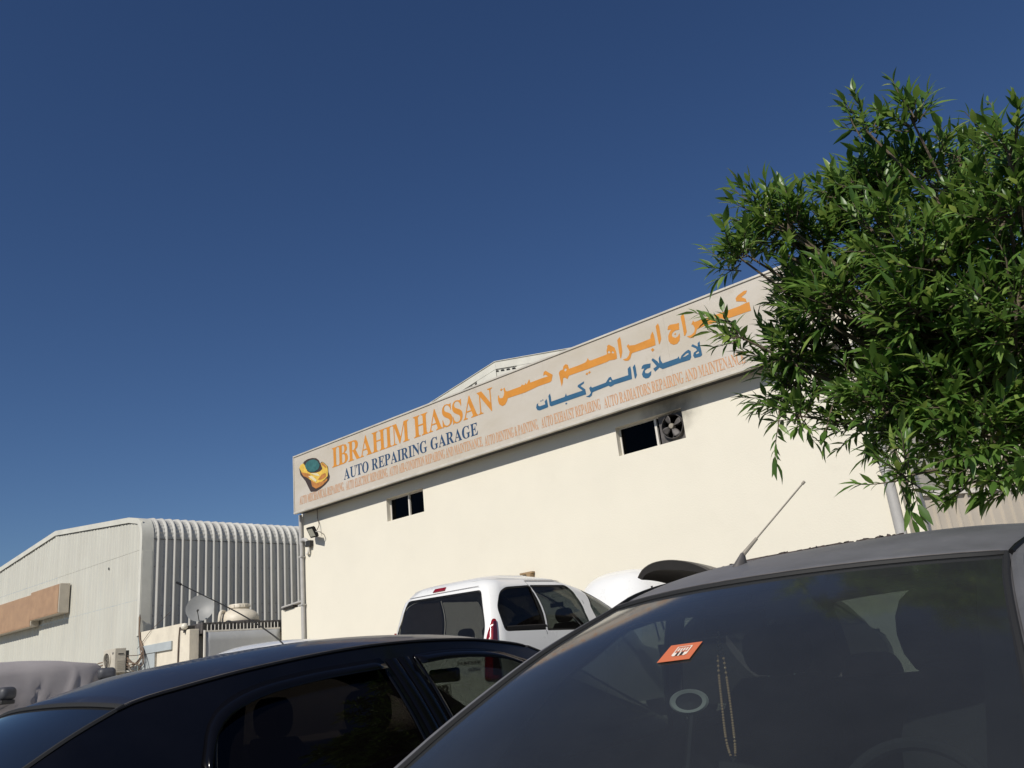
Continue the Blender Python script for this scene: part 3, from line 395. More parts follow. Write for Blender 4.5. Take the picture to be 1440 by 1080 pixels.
SIGN_BLUE=[[[[-10.079,6.176],[-10.093,6.124],[-10.049,6.095],[-9.904,6.096],[-9.914,6.156],[-9.858,6.197],[-9.845,6.121],[-9.839,6.024],[-9.874,6.017],[-10.061,6.011],[-10.12,6.034],[-10.146,6.089],[-10.124,6.149]],[]],[[[-10.024,6.194],[-10.001,6.209],[-9.983,6.191],[-10.006,6.177]],[]],[[[-9.976,6.2],[-9.953,6.215],[-9.935,6.197],[-9.957,6.184]],[]],[[[-9.805,6.241],[-9.758,6.281],[-9.746,6.208],[-9.745,6.109],[-9.407,6.111],[-9.366,6.171],[-9.353,6.115],[-8.962,6.112],[-9.071,6.219],[-9.056,6.249],[-8.901,6.282],[-8.913,6.242],[-9.0,6.216],[-8.9,6.118],[-8.892,6.015],[-9.763,6.014],[-9.799,6.042]],[]],[[[-9.417,5.968],[-9.386,5.989],[-9.362,5.964],[-9.393,5.946]],[]],[[[-8.806,6.114],[-8.76,6.139],[-8.739,6.103],[-8.414,6.109],[-8.328,6.186],[-8.283,6.186],[-8.257,6.11],[-7.902,6.103],[-7.895,6.225],[-7.831,6.259],[-7.825,6.18],[-7.834,6.006],[-8.23,6.016],[-8.277,6.003],[-8.323,5.998],[-8.363,6.032],[-8.709,6.015],[-8.743,6.009],[-8.771,5.954],[-8.825,5.934],[-8.908,5.971],[-8.828,5.978],[-8.781,6.012],[-8.795,6.063]],[[[-8.344,6.117],[-8.308,6.136],[-8.279,6.1],[-8.315,6.092]]]],[[[-7.783,6.221],[-7.728,6.264],[-7.721,6.194],[-7.72,6.048],[-7.758,5.991],[-7.775,6.003]],[]],[[[-7.607,6.13],[-7.584,6.179],[-7.542,6.197],[-7.399,6.175],[-7.419,6.098],[-7.489,6.1],[-7.542,6.077],[-7.538,6.031],[-7.482,6.009],[-7.408,6.035],[-7.427,5.961],[-7.483,5.924],[-7.549,5.93],[-7.601,5.973],[-7.612,6.031],[-7.582,6.082],[-7.544,6.124]],[]],[[[-7.372,6.23],[-7.338,6.257],[-7.253,6.167],[-7.227,6.116],[-7.22,6.212],[-7.18,6.263],[-7.185,6.171],[-7.156,6.101],[-6.847,6.101],[-6.818,6.128],[-6.803,6.064],[-6.759,6.124],[-6.679,6.165],[-6.611,6.185],[-6.571,6.145],[-6.579,6.037],[-6.611,5.993],[-6.799,5.999],[-7.175,5.996],[-7.234,6.043],[-7.334,5.995],[-7.362,6.06],[-7.285,6.086],[-7.33,6.163]],[[[-6.754,6.083],[-6.67,6.125],[-6.622,6.129],[-6.621,6.102],[-6.686,6.085]]]],[[[-6.547,6.229],[-6.511,6.254],[-6.423,6.178],[-6.415,6.241],[-6.37,6.262],[-6.376,6.192],[-6.369,6.108],[-6.368,6.006],[-6.404,5.988],[-6.52,5.997],[-6.541,6.047],[-6.517,6.098],[-6.449,6.12],[-6.465,6.162]],[[[-6.485,6.076],[-6.425,6.094],[-6.419,6.059],[-6.47,6.053]]]]]
SIGN_CAR={"dark":[[[[-18.244,6.665],[-18.19,6.695],[-18.064,6.762],[-18.028,6.795],[-17.871,6.822],[-17.665,6.808],[-17.496,6.761],[-17.382,6.678],[-17.336,6.585],[-17.267,6.62],[-17.17,6.567],[-17.012,6.429],[-17.003,6.285],[-16.951,6.173],[-16.981,6.078],[-17.149,5.993],[-17.366,5.927],[-17.534,5.901],[-17.769,5.939],[-17.865,6.082],[-17.979,6.261],[-18.197,6.475]],[]]],"yellow":[[[[-18.234,6.673],[-18.188,6.737],[-18.047,6.752],[-17.964,6.644],[-17.883,6.5],[-17.749,6.429],[-17.513,6.382],[-17.345,6.381],[-17.243,6.42],[-17.319,6.591],[-17.219,6.589],[-17.044,6.447],[-17.018,6.299],[-17.04,6.192],[-17.191,6.123],[-17.426,6.082],[-17.625,6.134],[-17.756,6.245],[-17.873,6.321],[-18.126,6.512]],[]]],"orange":[[[[-18.16,6.541],[-17.885,6.449],[-17.75,6.388],[-17.822,6.3],[-18.06,6.414]],[]],[[[-17.302,6.597],[-17.203,6.565],[-17.053,6.428],[-17.111,6.421],[-17.255,6.525]],[]],[[[-17.739,6.241],[-17.525,6.113],[-17.192,6.103],[-17.059,6.145],[-17.045,6.092],[-17.28,6.0],[-17.531,5.972],[-17.696,6.067]],[]],[[[-17.283,6.286],[-17.117,6.29],[-17.089,6.203],[-17.256,6.158],[-17.455,6.18]],[]]],"teal":[[[[-17.981,6.669],[-17.891,6.753],[-17.735,6.77],[-17.565,6.746],[-17.433,6.669],[-17.346,6.546],[-17.409,6.457],[-17.579,6.423],[-17.781,6.467],[-17.932,6.574]],[]]],"light":[[[[-17.854,6.369],[-17.684,6.343],[-17.488,6.187],[-17.523,6.143],[-17.655,6.223]],[]],[[[-17.749,6.424],[-17.447,6.352],[-17.351,6.26],[-17.516,6.306]],[]]]}
CLUMPS=[(-1.59,4.43,3.5,0.19),(-1.74,4.22,3.35,0.06),(-1.49,4.43,3.08,0.17),(-1.87,4.24,2.89,0.04),(-1.77,4.69,2.69,0.22),(-1.76,4.54,2.45,0.1),(-1.43,4.64,3.43,0.31),(-1.21,4.59,3.66,0.19),(-1.03,4.57,3.57,0.25),(-0.99,4.33,3.81,0.08),(-0.76,4.31,3.72,0.09),(-0.83,4.6,3.57,0.19),(-0.72,4.56,3.23,0.27),(-0.38,4.05,3.23,0.13),(-0.48,4.24,3.01,0.26),(-1.22,4.92,3.16,0.43),(-1.5,4.86,2.79,0.31),(-1.51,4.65,2.36,0.16),(-0.97,4.71,2.67,0.41),(-0.57,4.28,2.58,0.36),(-1.18,4.56,2.24,0.25),(-1.17,4.09,1.93,0.08),(-0.86,4.35,2.09,0.28),(-0.76,4.3,1.86,0.15),(-1.0,4.45,1.89,0.08),(-0.22,4.43,3.14,0.3),(-0.34,4.59,2.65,0.4),(-0.54,4.5,2.07,0.32),(-0.08,4.85,2.89,0.38),(-0.25,4.99,2.34,0.38),(-0.74,5.25,3.11,0.47),(-1.36,5.44,2.78,0.49),(-0.56,5.69,2.75,0.5),(-0.71,5.08,3.54,0.28),(-1.2,4.85,3.59,0.29),(-1.57,4.71,3.15,0.29),(-1.02,4.2,3.15,0.21),(-0.84,4.22,2.93,0.24),(-0.97,4.27,2.72,0.28),(-1.33,4.31,2.95,0.23),(-1.05,4.93,3.74,0.21),(-0.97,4.38,2.3,0.29),(-1.26,4.39,2.39,0.24),(-1.71,4.45,2.8,0.14),(-1.68,4.32,3.44,0.08),(-1.69,4.57,2.82,0.18),(-1.82,4.57,2.64,0.11),(-1.49,4.27,3.43,0.16),(-1.23,4.32,2.29,0.18),(-0.78,4.78,2.55,0.37),(-0.98,5.02,2.25,0.27),(-1.16,4.84,2.81,0.28),(-1.74,4.12,3.3,0.09),(-1.62,4.26,3.58,0.11),(-0.48,4.72,3.42,0.22),(-0.69,4.81,3.65,0.18)]

# ------------------------------------------------------------------ ground
g = MB().grid([[(x, y, 0) for x in (-900, -60, -20, 20, 60, 900)] for y in (-900, -60, -20, 4.9)])
tag(g.build('ground', M['sand']), kind='structure')
tag(MB().grid([[(x, y, .004) for x in (-60, -30, 0, 30)] for y in (-30, -10, 4.9)]).build('road', M['asphalt']), kind='structure')
def gz(y): return .45*min(1, max(0, (y-4.9)/.9))
tag(MB().grid([[(x, y, .006+gz(y)) for x in (-60, -30, 0, 30)] for y in (4.9, 5.2, 5.5, 5.8, 10, 14, 40)]).build('forecourt', M['concrete']), kind='structure')
tag(MB().grid([[(x, y, gz(y) - .02) for x in (-900, -60, 60, 900)] for y in (4.9, 5.8, 60, 1500)]).build('terrain', M['sand']), kind='structure')

# ------------------------------------------------------------------ garage building
GX0, GX1, GY, GZ = -18.62, -3.80, 13.0, 6.35
gar = thing('garage_building', (-11.2, GY, .45), 'cream rendered garage wall with two small windows below the long signboard', 'building')
wins = [(-15.21, -13.93, 4.73, 5.27), (-8.55, -7.11, 4.75, 5.30)]
REV = .17
w = MB()
panel(w, [(GX0, .44), (GX1, .44), (GX1, GZ), (GX0, GZ)], [[(a, c), (b, c), (b, d), (a, d)] for a, b, c, d in wins], 1.6, lambda u, v: (u, GY, v), interior=False)
for a, b, c, d in wins:
    w.add([(a,GY,c),(a,GY+REV,c),(a,GY+REV,d),(a,GY,d)], [(0,1,2,3)]); w.add([(b,GY,c),(b,GY+REV,c),(b,GY+REV,d),(b,GY,d)], [(3,2,1,0)])
    w.add([(a,GY,c),(b,GY,c),(b,GY+REV,c),(a,GY+REV,c)], [(0,1,2,3)]); w.add([(a,GY,d),(b,GY,d),(b,GY+REV,d),(a,GY+REV,d)], [(3,2,1,0)])
w.add([(GX0,GY,.44),(GX0,GY+14,.44),(GX0,GY+14,GZ),(GX0,GY,GZ)], [(0,1,2,3)])
w.add([(GX1,GY,.44),(GX1,GY+14,.44),(GX1,GY+14,GZ),(GX1,GY,GZ)], [(0,1,2,3)])
w.build('wall', M['cream'], gar)
box('roof', (GX0, GY+.02, GZ), (GX1, GY+14, GZ+.12), M['concrete'], gar)
for a, b, c, d in wins:      # dim rooms behind the windows
    MB().box((a-.8,GY+.3,c-1.2), (b+.8,GY+2.5,c-1.18)).build('room_floor', M['dark'], gar)
    MB().add([(a-.8,GY+2.5,c-1.2),(b+.8,GY+2.5,c-1.2),(b+.8,GY+2.5,d+1.0),(a-.8,GY+2.5,d+1.0)], [(0,1,2,3)]).build('back_wall', M['dark'], gar)
    MB().add([(a-.8,GY+.2,d+1.0),(b+.8,GY+.2,d+1.0),(b+.8,GY+2.5,d+1.0),(a-.8,GY+2.5,d+1.0)], [(0,1,2,3)]).build('room_ceiling', M['dark'], gar)
for k, (a, b, c, d) in enumerate(wins):
    y0 = GY+.12; y1 = GY+.165; t = .028
    fr = box('window', (a, y0, c), (a+t, y1, d), M['white_metal'], gar)
    mid = a + (b-a)*(.52 if k == 0 else .56)
    m = MB().box((a+t+.002, y0, d-t), (b, y1, d)).box((a+t+.002, y0, c), (b, y1, c+t)).box((b-t, y0, c+t+.001), (b, y1, d-t-.001))
    m.build('frame', M['white_metal'], fr)
    MB().box((mid-.022, y0-.012, c+t+.001), (mid+.022, y1, d-t-.001)).build('mullion', M['white_metal'], fr)
    MB().box((a+t, y0+.02, c+t), (mid-.024, y0+.026, d-t)).build('pane', M['darkglass'], fr)
    MB().box((mid+.024, y0+.03, c+t), (b-t if k == 0 else mid+.24, y0+.036, d-t)).build('pane', M['darkglass'], fr)
# exhaust fan in the second window
fx, fz = -7.36, 5.03
ef = thing('exhaust_fan', (fx, GY+.16, 4.78), 'sooty metal exhaust fan with pale blades in the right part of the window', 'fan')
m = MB(); N_ = 40
plate = [(fx-.30, 4.78), (fx+.22, 4.78), (fx+.22, 5.28), (fx-.30, 5.28)]
panel(m, plate, [[(fx+.22*math.cos(2*math.pi*i/28), fz+.22*math.sin(2*math.pi*i/28)) for i in range(28)]], .1, lambda u, v: (u, GY+.10, v))
m.build('mounting_plate', M['soot'], ef, solid=.012)
MB().lathe((fx, GY+.02, fz), [(.222, .0), (.222, .16), (.214, .16), (.214, .0), (.222, .0)], 28, 'Y').build('shroud', M['soot'], ef, smooth=True)
MB().lathe((fx, GY-.01, fz), [(.001, -.01), (.045, -.005), (.05, .02), (.05, .08), (.001, .09)], 16, 'Y').build('hub', M['rust'], ef, smooth=True)
for k in range(4):
    a0 = k*math.pi/2 + .45; rows = []
    for i in range(7):
        r = .04 + .165*i/6; w_ = .28 + .62*math.sin(math.pi*min(1, .25+.6*i/6)); row = []
        for j in range(5):
            s = (j/4-.5)*w_*.95; row.append((fx+r*math.cos(a0+s), GY+.02+.05*(j/4-.5), fz+r*math.sin(a0+s)))
        rows.append(row)
    MB().grid(rows).build('blade', M['soot'], ef, smooth=True, solid=.004)
for k in range(3):
    a = k*2*math.pi/3+.2
    MB().tube([(fx+.05*math.cos(a), GY+.1, fz+.05*math.sin(a)), (fx+.215*math.cos(a), GY+.12, fz+.215*math.sin(a))], .007, 6).build('bracket', M['soot'], ef)
# soot on the wall round the fan
sm = bpy.data.materials.new('soot_stain'); sm.use_nodes = True
nt = sm.node_tree; N = nt.nodes; L = nt.links; b = N['Principled BSDF']; b.inputs['Base Color'].default_value = (.05, .045, .04, 1); b.inputs['Roughness'].default_value = .95
tc = N.new('ShaderNodeTexCoord'); gr = N.new('ShaderNodeTexGradient'); gr.gradient_type = 'SPHERICAL'
mp = N.new('ShaderNodeMapping'); mp.inputs['Scale'].default_value = (1.25, 1, 1.7); L.new(tc.outputs['Object'], mp.inputs[0])
no = N.new('ShaderNodeTexNoise'); no.inputs['Scale'].default_value = 5; no.inputs['Detail'].default_value = 6; L.new(tc.outputs['Object'], no.inputs[0])
L.new(mp.outputs[0], gr.inputs[0]); mm = N.new('ShaderNodeMath'); mm.operation = 'MULTIPLY'; L.new(gr.outputs[0], mm.inputs[0]); L.new(no.outputs[0], mm.inputs[1])
mr = N.new('ShaderNodeMapRange'); mr.inputs[1].default_value = .06; mr.inputs[2].default_value = .5; mr.inputs[4].default_value = .5; L.new(mm.outputs[0], mr.inputs[0]); L.new(mr.outputs[0], b.inputs['Alpha'])
st = MB(); sx, sz = -7.35, 5.3
panel(st, [(sx-1.0, sz-.75), (sx+.7, sz-.75), (sx+.7, sz+.35), (sx-1.0, sz+.35)], [[(-8.55, 4.75), (-7.11, 4.75), (-7.11, 5.30), (-8.35, 5.30)]], .4, lambda u, v: (u, GY-.003, v), interior=False)
so = st.build('soot_stain', sm, None); 
_me = so.data; off = Vector((sx, GY, sz)) - Vector(so.location); _me.transform(Matrix.Translation(-off)); so.location = Vector((sx, GY, sz)); so.parent = gar; so.location = Vector((sx, GY, sz)) - Vector(gar.location)

# ------------------------------------------------------------------ signboard
SX0, SX1, SZ0, SZ1, SYF, SYB = -18.49, -4.15, 5.51, 7.03, 12.70, 12.94
sb = thing('signboard', ((SX0+SX1)/2, SYB, SZ0), 'long garage signboard with orange and blue English and Arabic lettering', 'sign')
pw = (SX1-SX0)/5
for i in range(5):
    MB().box((SX0+.02+i*pw+(.0015 if i else 0), SYF, SZ0+.04), (SX0+.02+min((i+1)*pw, SX1-SX0-.04), SYF+.02, SZ1-.03)).build('face_panel', M['signface'], sb)
box('top_trim', (SX0-.01, SYF-.022, SZ1-.03), (SX1+.01, SYB, SZ1+.008), M['signframe'], sb, .004)
box('bottom_trim', (SX0-.01, SYF-.03, SZ0-.012), (SX1+.01, SYF+.05, SZ0+.04), M['signframe'], sb, .004)
box('end_trim', (SX0-.012, SYF-.022, SZ0+.042), (SX0+.018, SYB, SZ1-.032), M['signframe'], sb, .003)
box('end_trim', (SX1-.02, SYF-.022, SZ0+.042), (SX1+.012, SYB, SZ1-.032), M['signframe'], sb, .003)
box('backing_box', (SX0+.02, SYF+.052, SZ0+.01), (SX1-.022, SYB, SZ1-.032), M['dark_metal'], sb)
box('wall_batten', (SX0+.1, SYB+.001, SZ0+.02), (SX1-.1, GY-.001, SZ0+.09), M['dark_metal'], sb)
fS = lambda d: (lambda u, v: (u, SYF-d, v))
for name, polys, mt, d in (('arabic_name', SIGN_ORANGE, 'orange', .004), ('arabic_trade', SIGN_BLUE, 'blue', .004)):
    m = MB()
    for o, h in polys: panel(m, o, h, .5, fS(d), interior=False)
    m.build(name, M[mt], sb)
pic = None
for key, mt, d in (('dark', 'p_dark', .003), ('yellow', 'p_yellow', .006), ('orange', 'p_orange', .009), ('light', 'p_light', .012), ('teal', 'p_teal', .012)):
    m = MB()
    for o, h in SIGN_CAR[key]: panel(m, rounded(o, .02, 2), h, .5, fS(d), interior=False)
    ob = m.build('car_picture' if pic is None else 'picture_colour', M[mt], sb if pic is None else pic)
    if pic is None: pic = ob
m = MB()
text_mesh(m, 'IBRAHIM HASSAN', fS(.004), -16.84, -11.27, 6.36, 6.865, .015, .22).build('english_name', M['orange'], sb)
m = MB()
text_mesh(m, 'AUTO REPAIRING GARAGE', fS(.004), -16.39, -11.79, 5.955, 6.225, .03, .3).build('english_trade', M['blue_dark'], sb)
m = MB()
for s, a, b in (('AUTO MECHANICAL REPAIRING,', -18.26, -16.40), ('AUTO ELECTRIC REPAIRING,', -16.32, -14.75), ('AUTO AIR-CONDITION REPAIRING AND MAINTENANCE,', -14.70, -11.68),
                ('AUTO DENTING & PAINTING,', -11.62, -10.14), ('AUTO EXHAUST REPAIRING', -10.06, -8.60), ('AUTO RADIATORS REPAIRING AND MAINTENANCE', -8.52, -5.62)):
    z = 5.70 - (a+18.26)/12.6*.09
    text_mesh(m, s, fS(.004), a, b, z, z+.21, .02, .25)
m.build('service_list', M['orange_pale'], sb)

# ------------------------------------------------------------------ things on the garage wall
fl = thing('floodlight', (-17.80, 12.98, 4.75), 'small black floodlight tilted on the wall under the left end of the sign', 'floodlight')
Mx = Matrix.Translation((-17.80, 12.74, 4.92)) @ Matrix.Rotation(R(-16), 4, 'Z') @ Matrix.Rotation(R(28), 4, 'X') @ Matrix.Rotation(R(6), 4, 'Y')
def xbox(mb, a, b, X):
    n = len(mb.v); mb.box(a, b)
    for i in range(n, len(mb.v)): mb.v[i] = tuple(X @ Vector(mb.v[i]))
    return mb
xbox(MB(), (-.2, -.03, -.14), (.2, .035, .14), Mx).build('body', M['black_plastic'], fl, bevel=.008)
xbox(MB(), (-.15, -.034, -.10), (.15, -.031, .10), Mx).build('lens', M['lampglass'], fl)
mb = MB()
for i in range(7): xbox(mb, (-.15+i*.05-.006, .036, -.11), (-.15+i*.05+.006, .06, .11), Mx)
mb.build('cooling_fins', M['black_plastic'], fl)
MB().tube([Mx @ Vector((.205, 0, 0)), Mx @ Vector((.23, .09, -.06)), (-17.80+.14, 12.985, 4.85)], .012, 6).build('bracket', M['pipe'], fl)
MB().tube([Mx @ Vector((-.205, 0, 0)), Mx @ Vector((-.21, .09, -.06)), (-17.80-.12, 12.985, 4.87)], .012, 6).build('bracket', M['pipe'], fl)
MB().tube(spl([(-17.86, 12.95, 5.52), (-17.87, 12.96, 5.3), (-17.80, 12.95, 5.12), (-17.74, 12.84, 4.97)], 12), .009, 6).build('cable', M['cable'], fl)

dp = thing('downpipe', (-18.53, 12.92, .45), 'grey downpipe running down the left corner of the cream garage', 'pipe', 'downpipes on the garage')
MB().tube([(-18.53, 12.92, .45), (-18.53, 12.92, 4.72)], .05, 14).build('pipe', M['pipe'], dp, smooth=True)
MB().tube([(-18.56, 12.92, 4.74), (-18.56, 12.92, 5.5)], .045, 14).build('pipe', M['pipe'], dp, smooth=True)
MB().tube(spl([(-18.53, 12.92, 4.70), (-18.53, 12.92, 4.80), (-18.44, 12.92, 4.84), (-18.32, 12.93, 4.80), (-18.30, 12.93, 4.68)], 14), .052, 12).build('elbow', M['pipe'], dp, smooth=True)
for z in (3.2, 4.4): MB().box((-18.59, 12.86, z), (-18.47, 12.995, z+.035)).build('clip', M['pipe'], dp)
jb = thing('junction_box', (-18.24, 12.95, 4.62), 'small dark junction box beside the downpipe elbow on the garage corner', 'box')
box('casing', (-18.33, 12.88, 4.63), (-18.12, 12.998, 4.78), M['dark_metal'], jb, .01)
MB().tube(spl([(-18.24, 12.93, 4.63), (-18.25, 12.93, 4.5), (-18.3, 12.94, 4.46), (-18.36, 12.95, 4.5)], 8), .03, 8).build('gland', M['white_metal'], jb, smooth=True)

dr = thing('downpipe', (-3.9, 12.9, .45), 'thick grey downpipe at the right end of the cream garage wall beside the tree', 'pipe', 'downpipes on the garage')
MB().tube([(-3.9, 12.9, .45), (-3.9, 12.9, 5.45)], .075, 16).build('pipe', M['pipe'], dr, smooth=True)
for z in (2.2, 3.42, 4.6): MB().tube([(-3.9, 12.9, z), (-3.9, 12.9, z+.09)], .088, 16).build('collar', M['pipe'], dr, smooth=True)
vb = thing('wooden_board', (-11.07, 12.9, 2.6), 'small weathered board end showing on the garage wall above the van roof', 'board')
box('board', (-11.20, 12.9, 2.93), (-10.88, 12.998, 2.968), M['wood'], vb, .004)
box('batten', (-11.0, 12.86, 2.3), (-10.9, 12.998, 2.925), M['wood'], vb, .004)

# side pilasters and fence right of the pipe
pl = tag(box('pilaster', (-3.72, 13.05, .45), (-3.61, 13.20, 4.6), M['cream']), 'narrow cream pillar just right of the thick downpipe', 'pillar')
fe = thing('metal_fence', (-2.2, 16.2, .45), 'cream ribbed sheet metal fence at the right edge behind the tree leaves', 'fence')
A_ = Vector((-3.80, 13.95)); dF = Vector((.45, .62)).normalized(); nF = Vector((dF.y, -dF.x))
for k in range(11):
    mb = MB(); prof = [(0, 0), (.30, 0), (.325, .045), (.375, .045), (.40, 0)]
    rows = []
    for z in (.45, 3.10):
        row = []
        for s in (0, .2, .4):
            for u, h in [(p[0]*.5, p[1]) for p in prof]:
                q = A_ + dF*(k*.602 + s + u) + nF*h; row.append((q.x, q.y, z))
        rows.append(row)
    mb.grid(rows); mb.build('fence_panel', M['fence'], fe)
def fbox(name, s0, s1, h0, h1, z0, z1, m, par):
    q = [A_+dF*s0+nF*h0, A_+dF*s1+nF*h0, A_+dF*s1+nF*h1, A_+dF*s0+nF*h1]
    return MB().add([(p.x, p.y, z) for z in (z0, z1) for p in q], [(3,2,1,0),(4,5,6,7),(0,1,5,4),(1,2,6,5),(2,3,7,6),(3,0,4,7)]).build(name, m, par)
fbox('top_rail', -.02, 6.7, -.04, .06, 3.105, 3.17, M['white_metal'], fe)
fbox('post', -.14, -.03, -.04, .08, .45, 3.6, M['white_metal'], fe)
fbox('brace', 3.0, 3.1, .05, .09, .45, 3.1, M['rust'], fe)
bw = thing('beige_building', (-1, 17.3, .45), 'plain beige wall of a building glimpsed behind the fence and the tree', 'building')
for i in range(9): box('wall_panel', (-4.6+i*1.0, 17.0, .45), (-4.6+i*1.0+.985, 17.06, 5.0), M['beige'], bw, .006)
box('wall', (-4.6, 17.07, .45), (4.4, 20, 4.95), M['beige'], bw)

# ------------------------------------------------------------------ white gabled warehouse behind the garage
rg = thing('warehouse', (-19.2, 22, .45), 'top of a white gabled warehouse showing above the middle of the signboard', 'building')
rx, rz = -19.2, 11.82
def rtop(x): return rz - (.17*(rx-x) if x < rx else .175*(x-rx))
for i in range(18):
    x0 = rx-9+i*1.0; x1 = x0+.99
    MB().add([(x0,21.97,.45),(x1,21.97,.45),(x1,21.97,rtop(x1)-.2),(x0,21.97,rtop(x0)-.2)], [(0,1,2,3)]).build('wall_panel', M['trim'], rg, solid=.03)
for a, b in ((rx-9, rx-.002), (rx+.002, rx+9)):
    MB().add([(a,y,rtop(a)-h) for y in (21.93, 22.08) for h in (.30, 0)] + [(b,y,rtop(b)-h) for y in (21.93, 22.08) for h in (.30, 0)],
             [(0,1,3,2),(4,6,7,5),(0,4,5,1),(2,3,7,6),(1,5,7,3),(0,2,6,4)]).build('verge_trim', M['trim'], rg)
    MB().add([(a,21.9,rtop(a)+.002),(b,21.9,rtop(b)+.002),(b,42,rtop(b)+.002),(a,42,rtop(a)+.002)], [(0,1,2,3)]).build('roof', M['trim'], rg, solid=.02)
for i in range(30):  # dark boxes put in for the shaded gaps at the rib tops
    x = rx-2.4+i*.27
    z = rtop(x)-.40
    t = .17 if x < rx else -.175
    MB().add([(x+dx, 21.95+dy, z+dx*t+(dz if abs(dx) < .08 else 0)) for dy in (0, .06) for dx, dz in ((-.085,0),(.085,0),(.06,.05),(-.06,.05))],
             [(0,1,2,3),(4,7,6,5),(0,4,5,1),(1,5,6,2),(2,6,7,3),(3,7,4,0)]).build('shaded_rib_gap', M['dark'], rg)

# ------------------------------------------------------------------ ribbed warehouse on the left
WX, WY = -27.47, 13.0
wh = thing('warehouse', (-34.7, WY, .45), 'white ribbed warehouse with curved eaves at the left, holding the faded orange sign', 'building')
WR = -34.69
def wtop(x):
    d = abs(x-WR); return 7.86 - .10*d
# gable cladding: one sheet per metre and per storey
zr_ = [.45, 2.62, 4.45, 6.05, 9]
for i in range(15):
    x1 = WX - .10 - i*.98; x0 = x1-.975
    for j in range(4):
        rows = []
        z0, z1 = zr_[j], zr_[j+1]-.006
        for e in (0, 1):
            row = []
            for r_ in range(4):
                for u, h in ((0, 0), (.16, 0), (.18, .017), (.222, .017)):
                    x = x0 + r_*.2438 + u
                    zz = z0 if e == 0 else min(z1, wtop(x)-.12)
                    row.append((x, WY-h-(.004 if j % 2 else 0), zz))
            row.append((x1, WY-(.004 if j % 2 else 0), z0 if e == 0 else min(z1, wtop(x1)-.12)))
            rows.append(row)
        MB().grid(rows).build('wall_panel', M['clad'], wh)
# verge flashing following the roof and the curved eave
cr = .46; zc = 6.42
eave = [(WX + .0, 3.3)] + [(WX, z) for z in (5.0, 6.0)] + [(WX-cr+cr*math.cos(a), zc+cr*math.sin(a)*1.50) for a in [i*math.pi/2/9*.94 for i in range(10)]]
eave += [(WR+6.2, wtop(WR+6.2)), (WR+3, wtop(WR+3)), (WR, wtop(WR))]
rows = []
for x, z in eave:
    rows.append([(x+.015, WY-.05, z+.0), (x+.015, WY+.10 if z > 6 else WY+.30, z+.0)])
cen = Vector((WR, 0, 3)); 
ra = []
for i, (x, z) in enumerate(eave):
    a = Vector(eave[max(0, i-1)]); b = Vector(eave[min(len(eave)-1, i+1)]); t = (b-a).normalized(); n = Vector((t.y, -t.x))
    o = Vector((x, z)) + n*.03; p = Vector((x, z)) - n*.15
    dpt = .34
    ra.append([(p.x, WY-.055, p.y), (o.x, WY-.06, o.y), (o.x, WY+dpt, o.y), (p.x, WY+dpt, p.y)])
MB().grid(ra, closed=True).build('verge_flashing', M['trim'], wh, smooth=True)
lb = [(WR-.004-(x-WR), y, z) for r in ra for x, y, z in r]
MB().add(lb, [(j*4+i, j*4+(i+1) % 4, j*4+4+(i+1) % 4, j*4+4+i) for j in range(len(ra)-1) for i in range(4)]).build('verge_flashing', M['trim'], wh, smooth=True)
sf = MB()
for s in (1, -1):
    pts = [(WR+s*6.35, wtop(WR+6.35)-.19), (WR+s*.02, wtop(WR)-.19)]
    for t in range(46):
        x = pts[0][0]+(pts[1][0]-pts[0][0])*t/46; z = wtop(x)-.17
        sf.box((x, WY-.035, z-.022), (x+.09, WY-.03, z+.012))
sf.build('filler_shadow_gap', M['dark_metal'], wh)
# side wall: every rib-and-valley sheet a part, running up and round the eave
def eaveprof():
    P = [(WX, .45), (WX, 3.0), (WX, 4.20), (WX, 5.48), (WX, 6.38)]
    P += [(WX-cr+cr*math.cos(a), zc+cr*math.sin(a)*1.50) for a in [i*math.pi/2/14*.94 for i in range(1, 15)]]
    P += [(WR+3.0, wtop(WR+3)), (WR, wtop(WR))]
    return P
EP = eaveprof()
NR = []
for i, (x, z) in enumerate(EP):
    a = Vector(EP[max(0, i-1)]); b = Vector(EP[min(len(EP)-1, i+1)]); t = (b-a).normalized(); NR.append(Vector((t.y, -t.x)))
pitch = .287
for k in range(64):
    y0 = WY + .31 + k*pitch; rows = []
    for i, (x, z) in enumerate(EP):
        n = NR[i]; crimp = .007*((i % 2)*2-1) if 5 <= i <= 18 else 0
        row = []
        for u, h in ((0, 0), (.10, 0), (.112, .010), (.124, 0), (.14, 0), (.182, .068), (.208, .068), (.235, 0), (pitch, 0)):
            hh = h + (crimp if h < .05 else 0)
            row.append((x+n.x*hh, y0+u, z+n.y*hh))
        rows.append(row)
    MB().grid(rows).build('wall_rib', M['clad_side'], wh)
sc_ = MB()
for k in range(40):
    for z in (3.9, 4.22, 5.48, 6.38):
        y = WY+.31+k*pitch+.09
        sc_.box((WX, y-.013, z-.013), (WX+.014, y+.013, z+.013))
tag(sc_.build('cladding_screws', M['rust'], wh), kind='stuff')
lp = MB().tube([(WX+.02, WY+.32, 6.39), (WX+.02, WY+18, 6.39)], .008, 5); lp.build('lap_joint', M['dark_metal'], wh)
box('corner_trim', (WX-.02, WY-.03, .45), (WX+.035, WY+.305, 6.0), M['trim'], wh, .004)
MB().add([(WR-7.2, WY+.1, wtop(WR+7.2)-.02), (WR, WY+.1, wtop(WR)-.02), (WR, WY+18, wtop(WR)-.02), (WR-7.2, WY+18, wtop(WR+7.2)-.02)], [(0,1,2,3)]).build('roof', M['clad'], wh, solid=.02)
box('wall_patch', (-29.95, WY-.028, 5.72), (-29.88, WY-.026, 5.80), M['dark_metal'], wh)

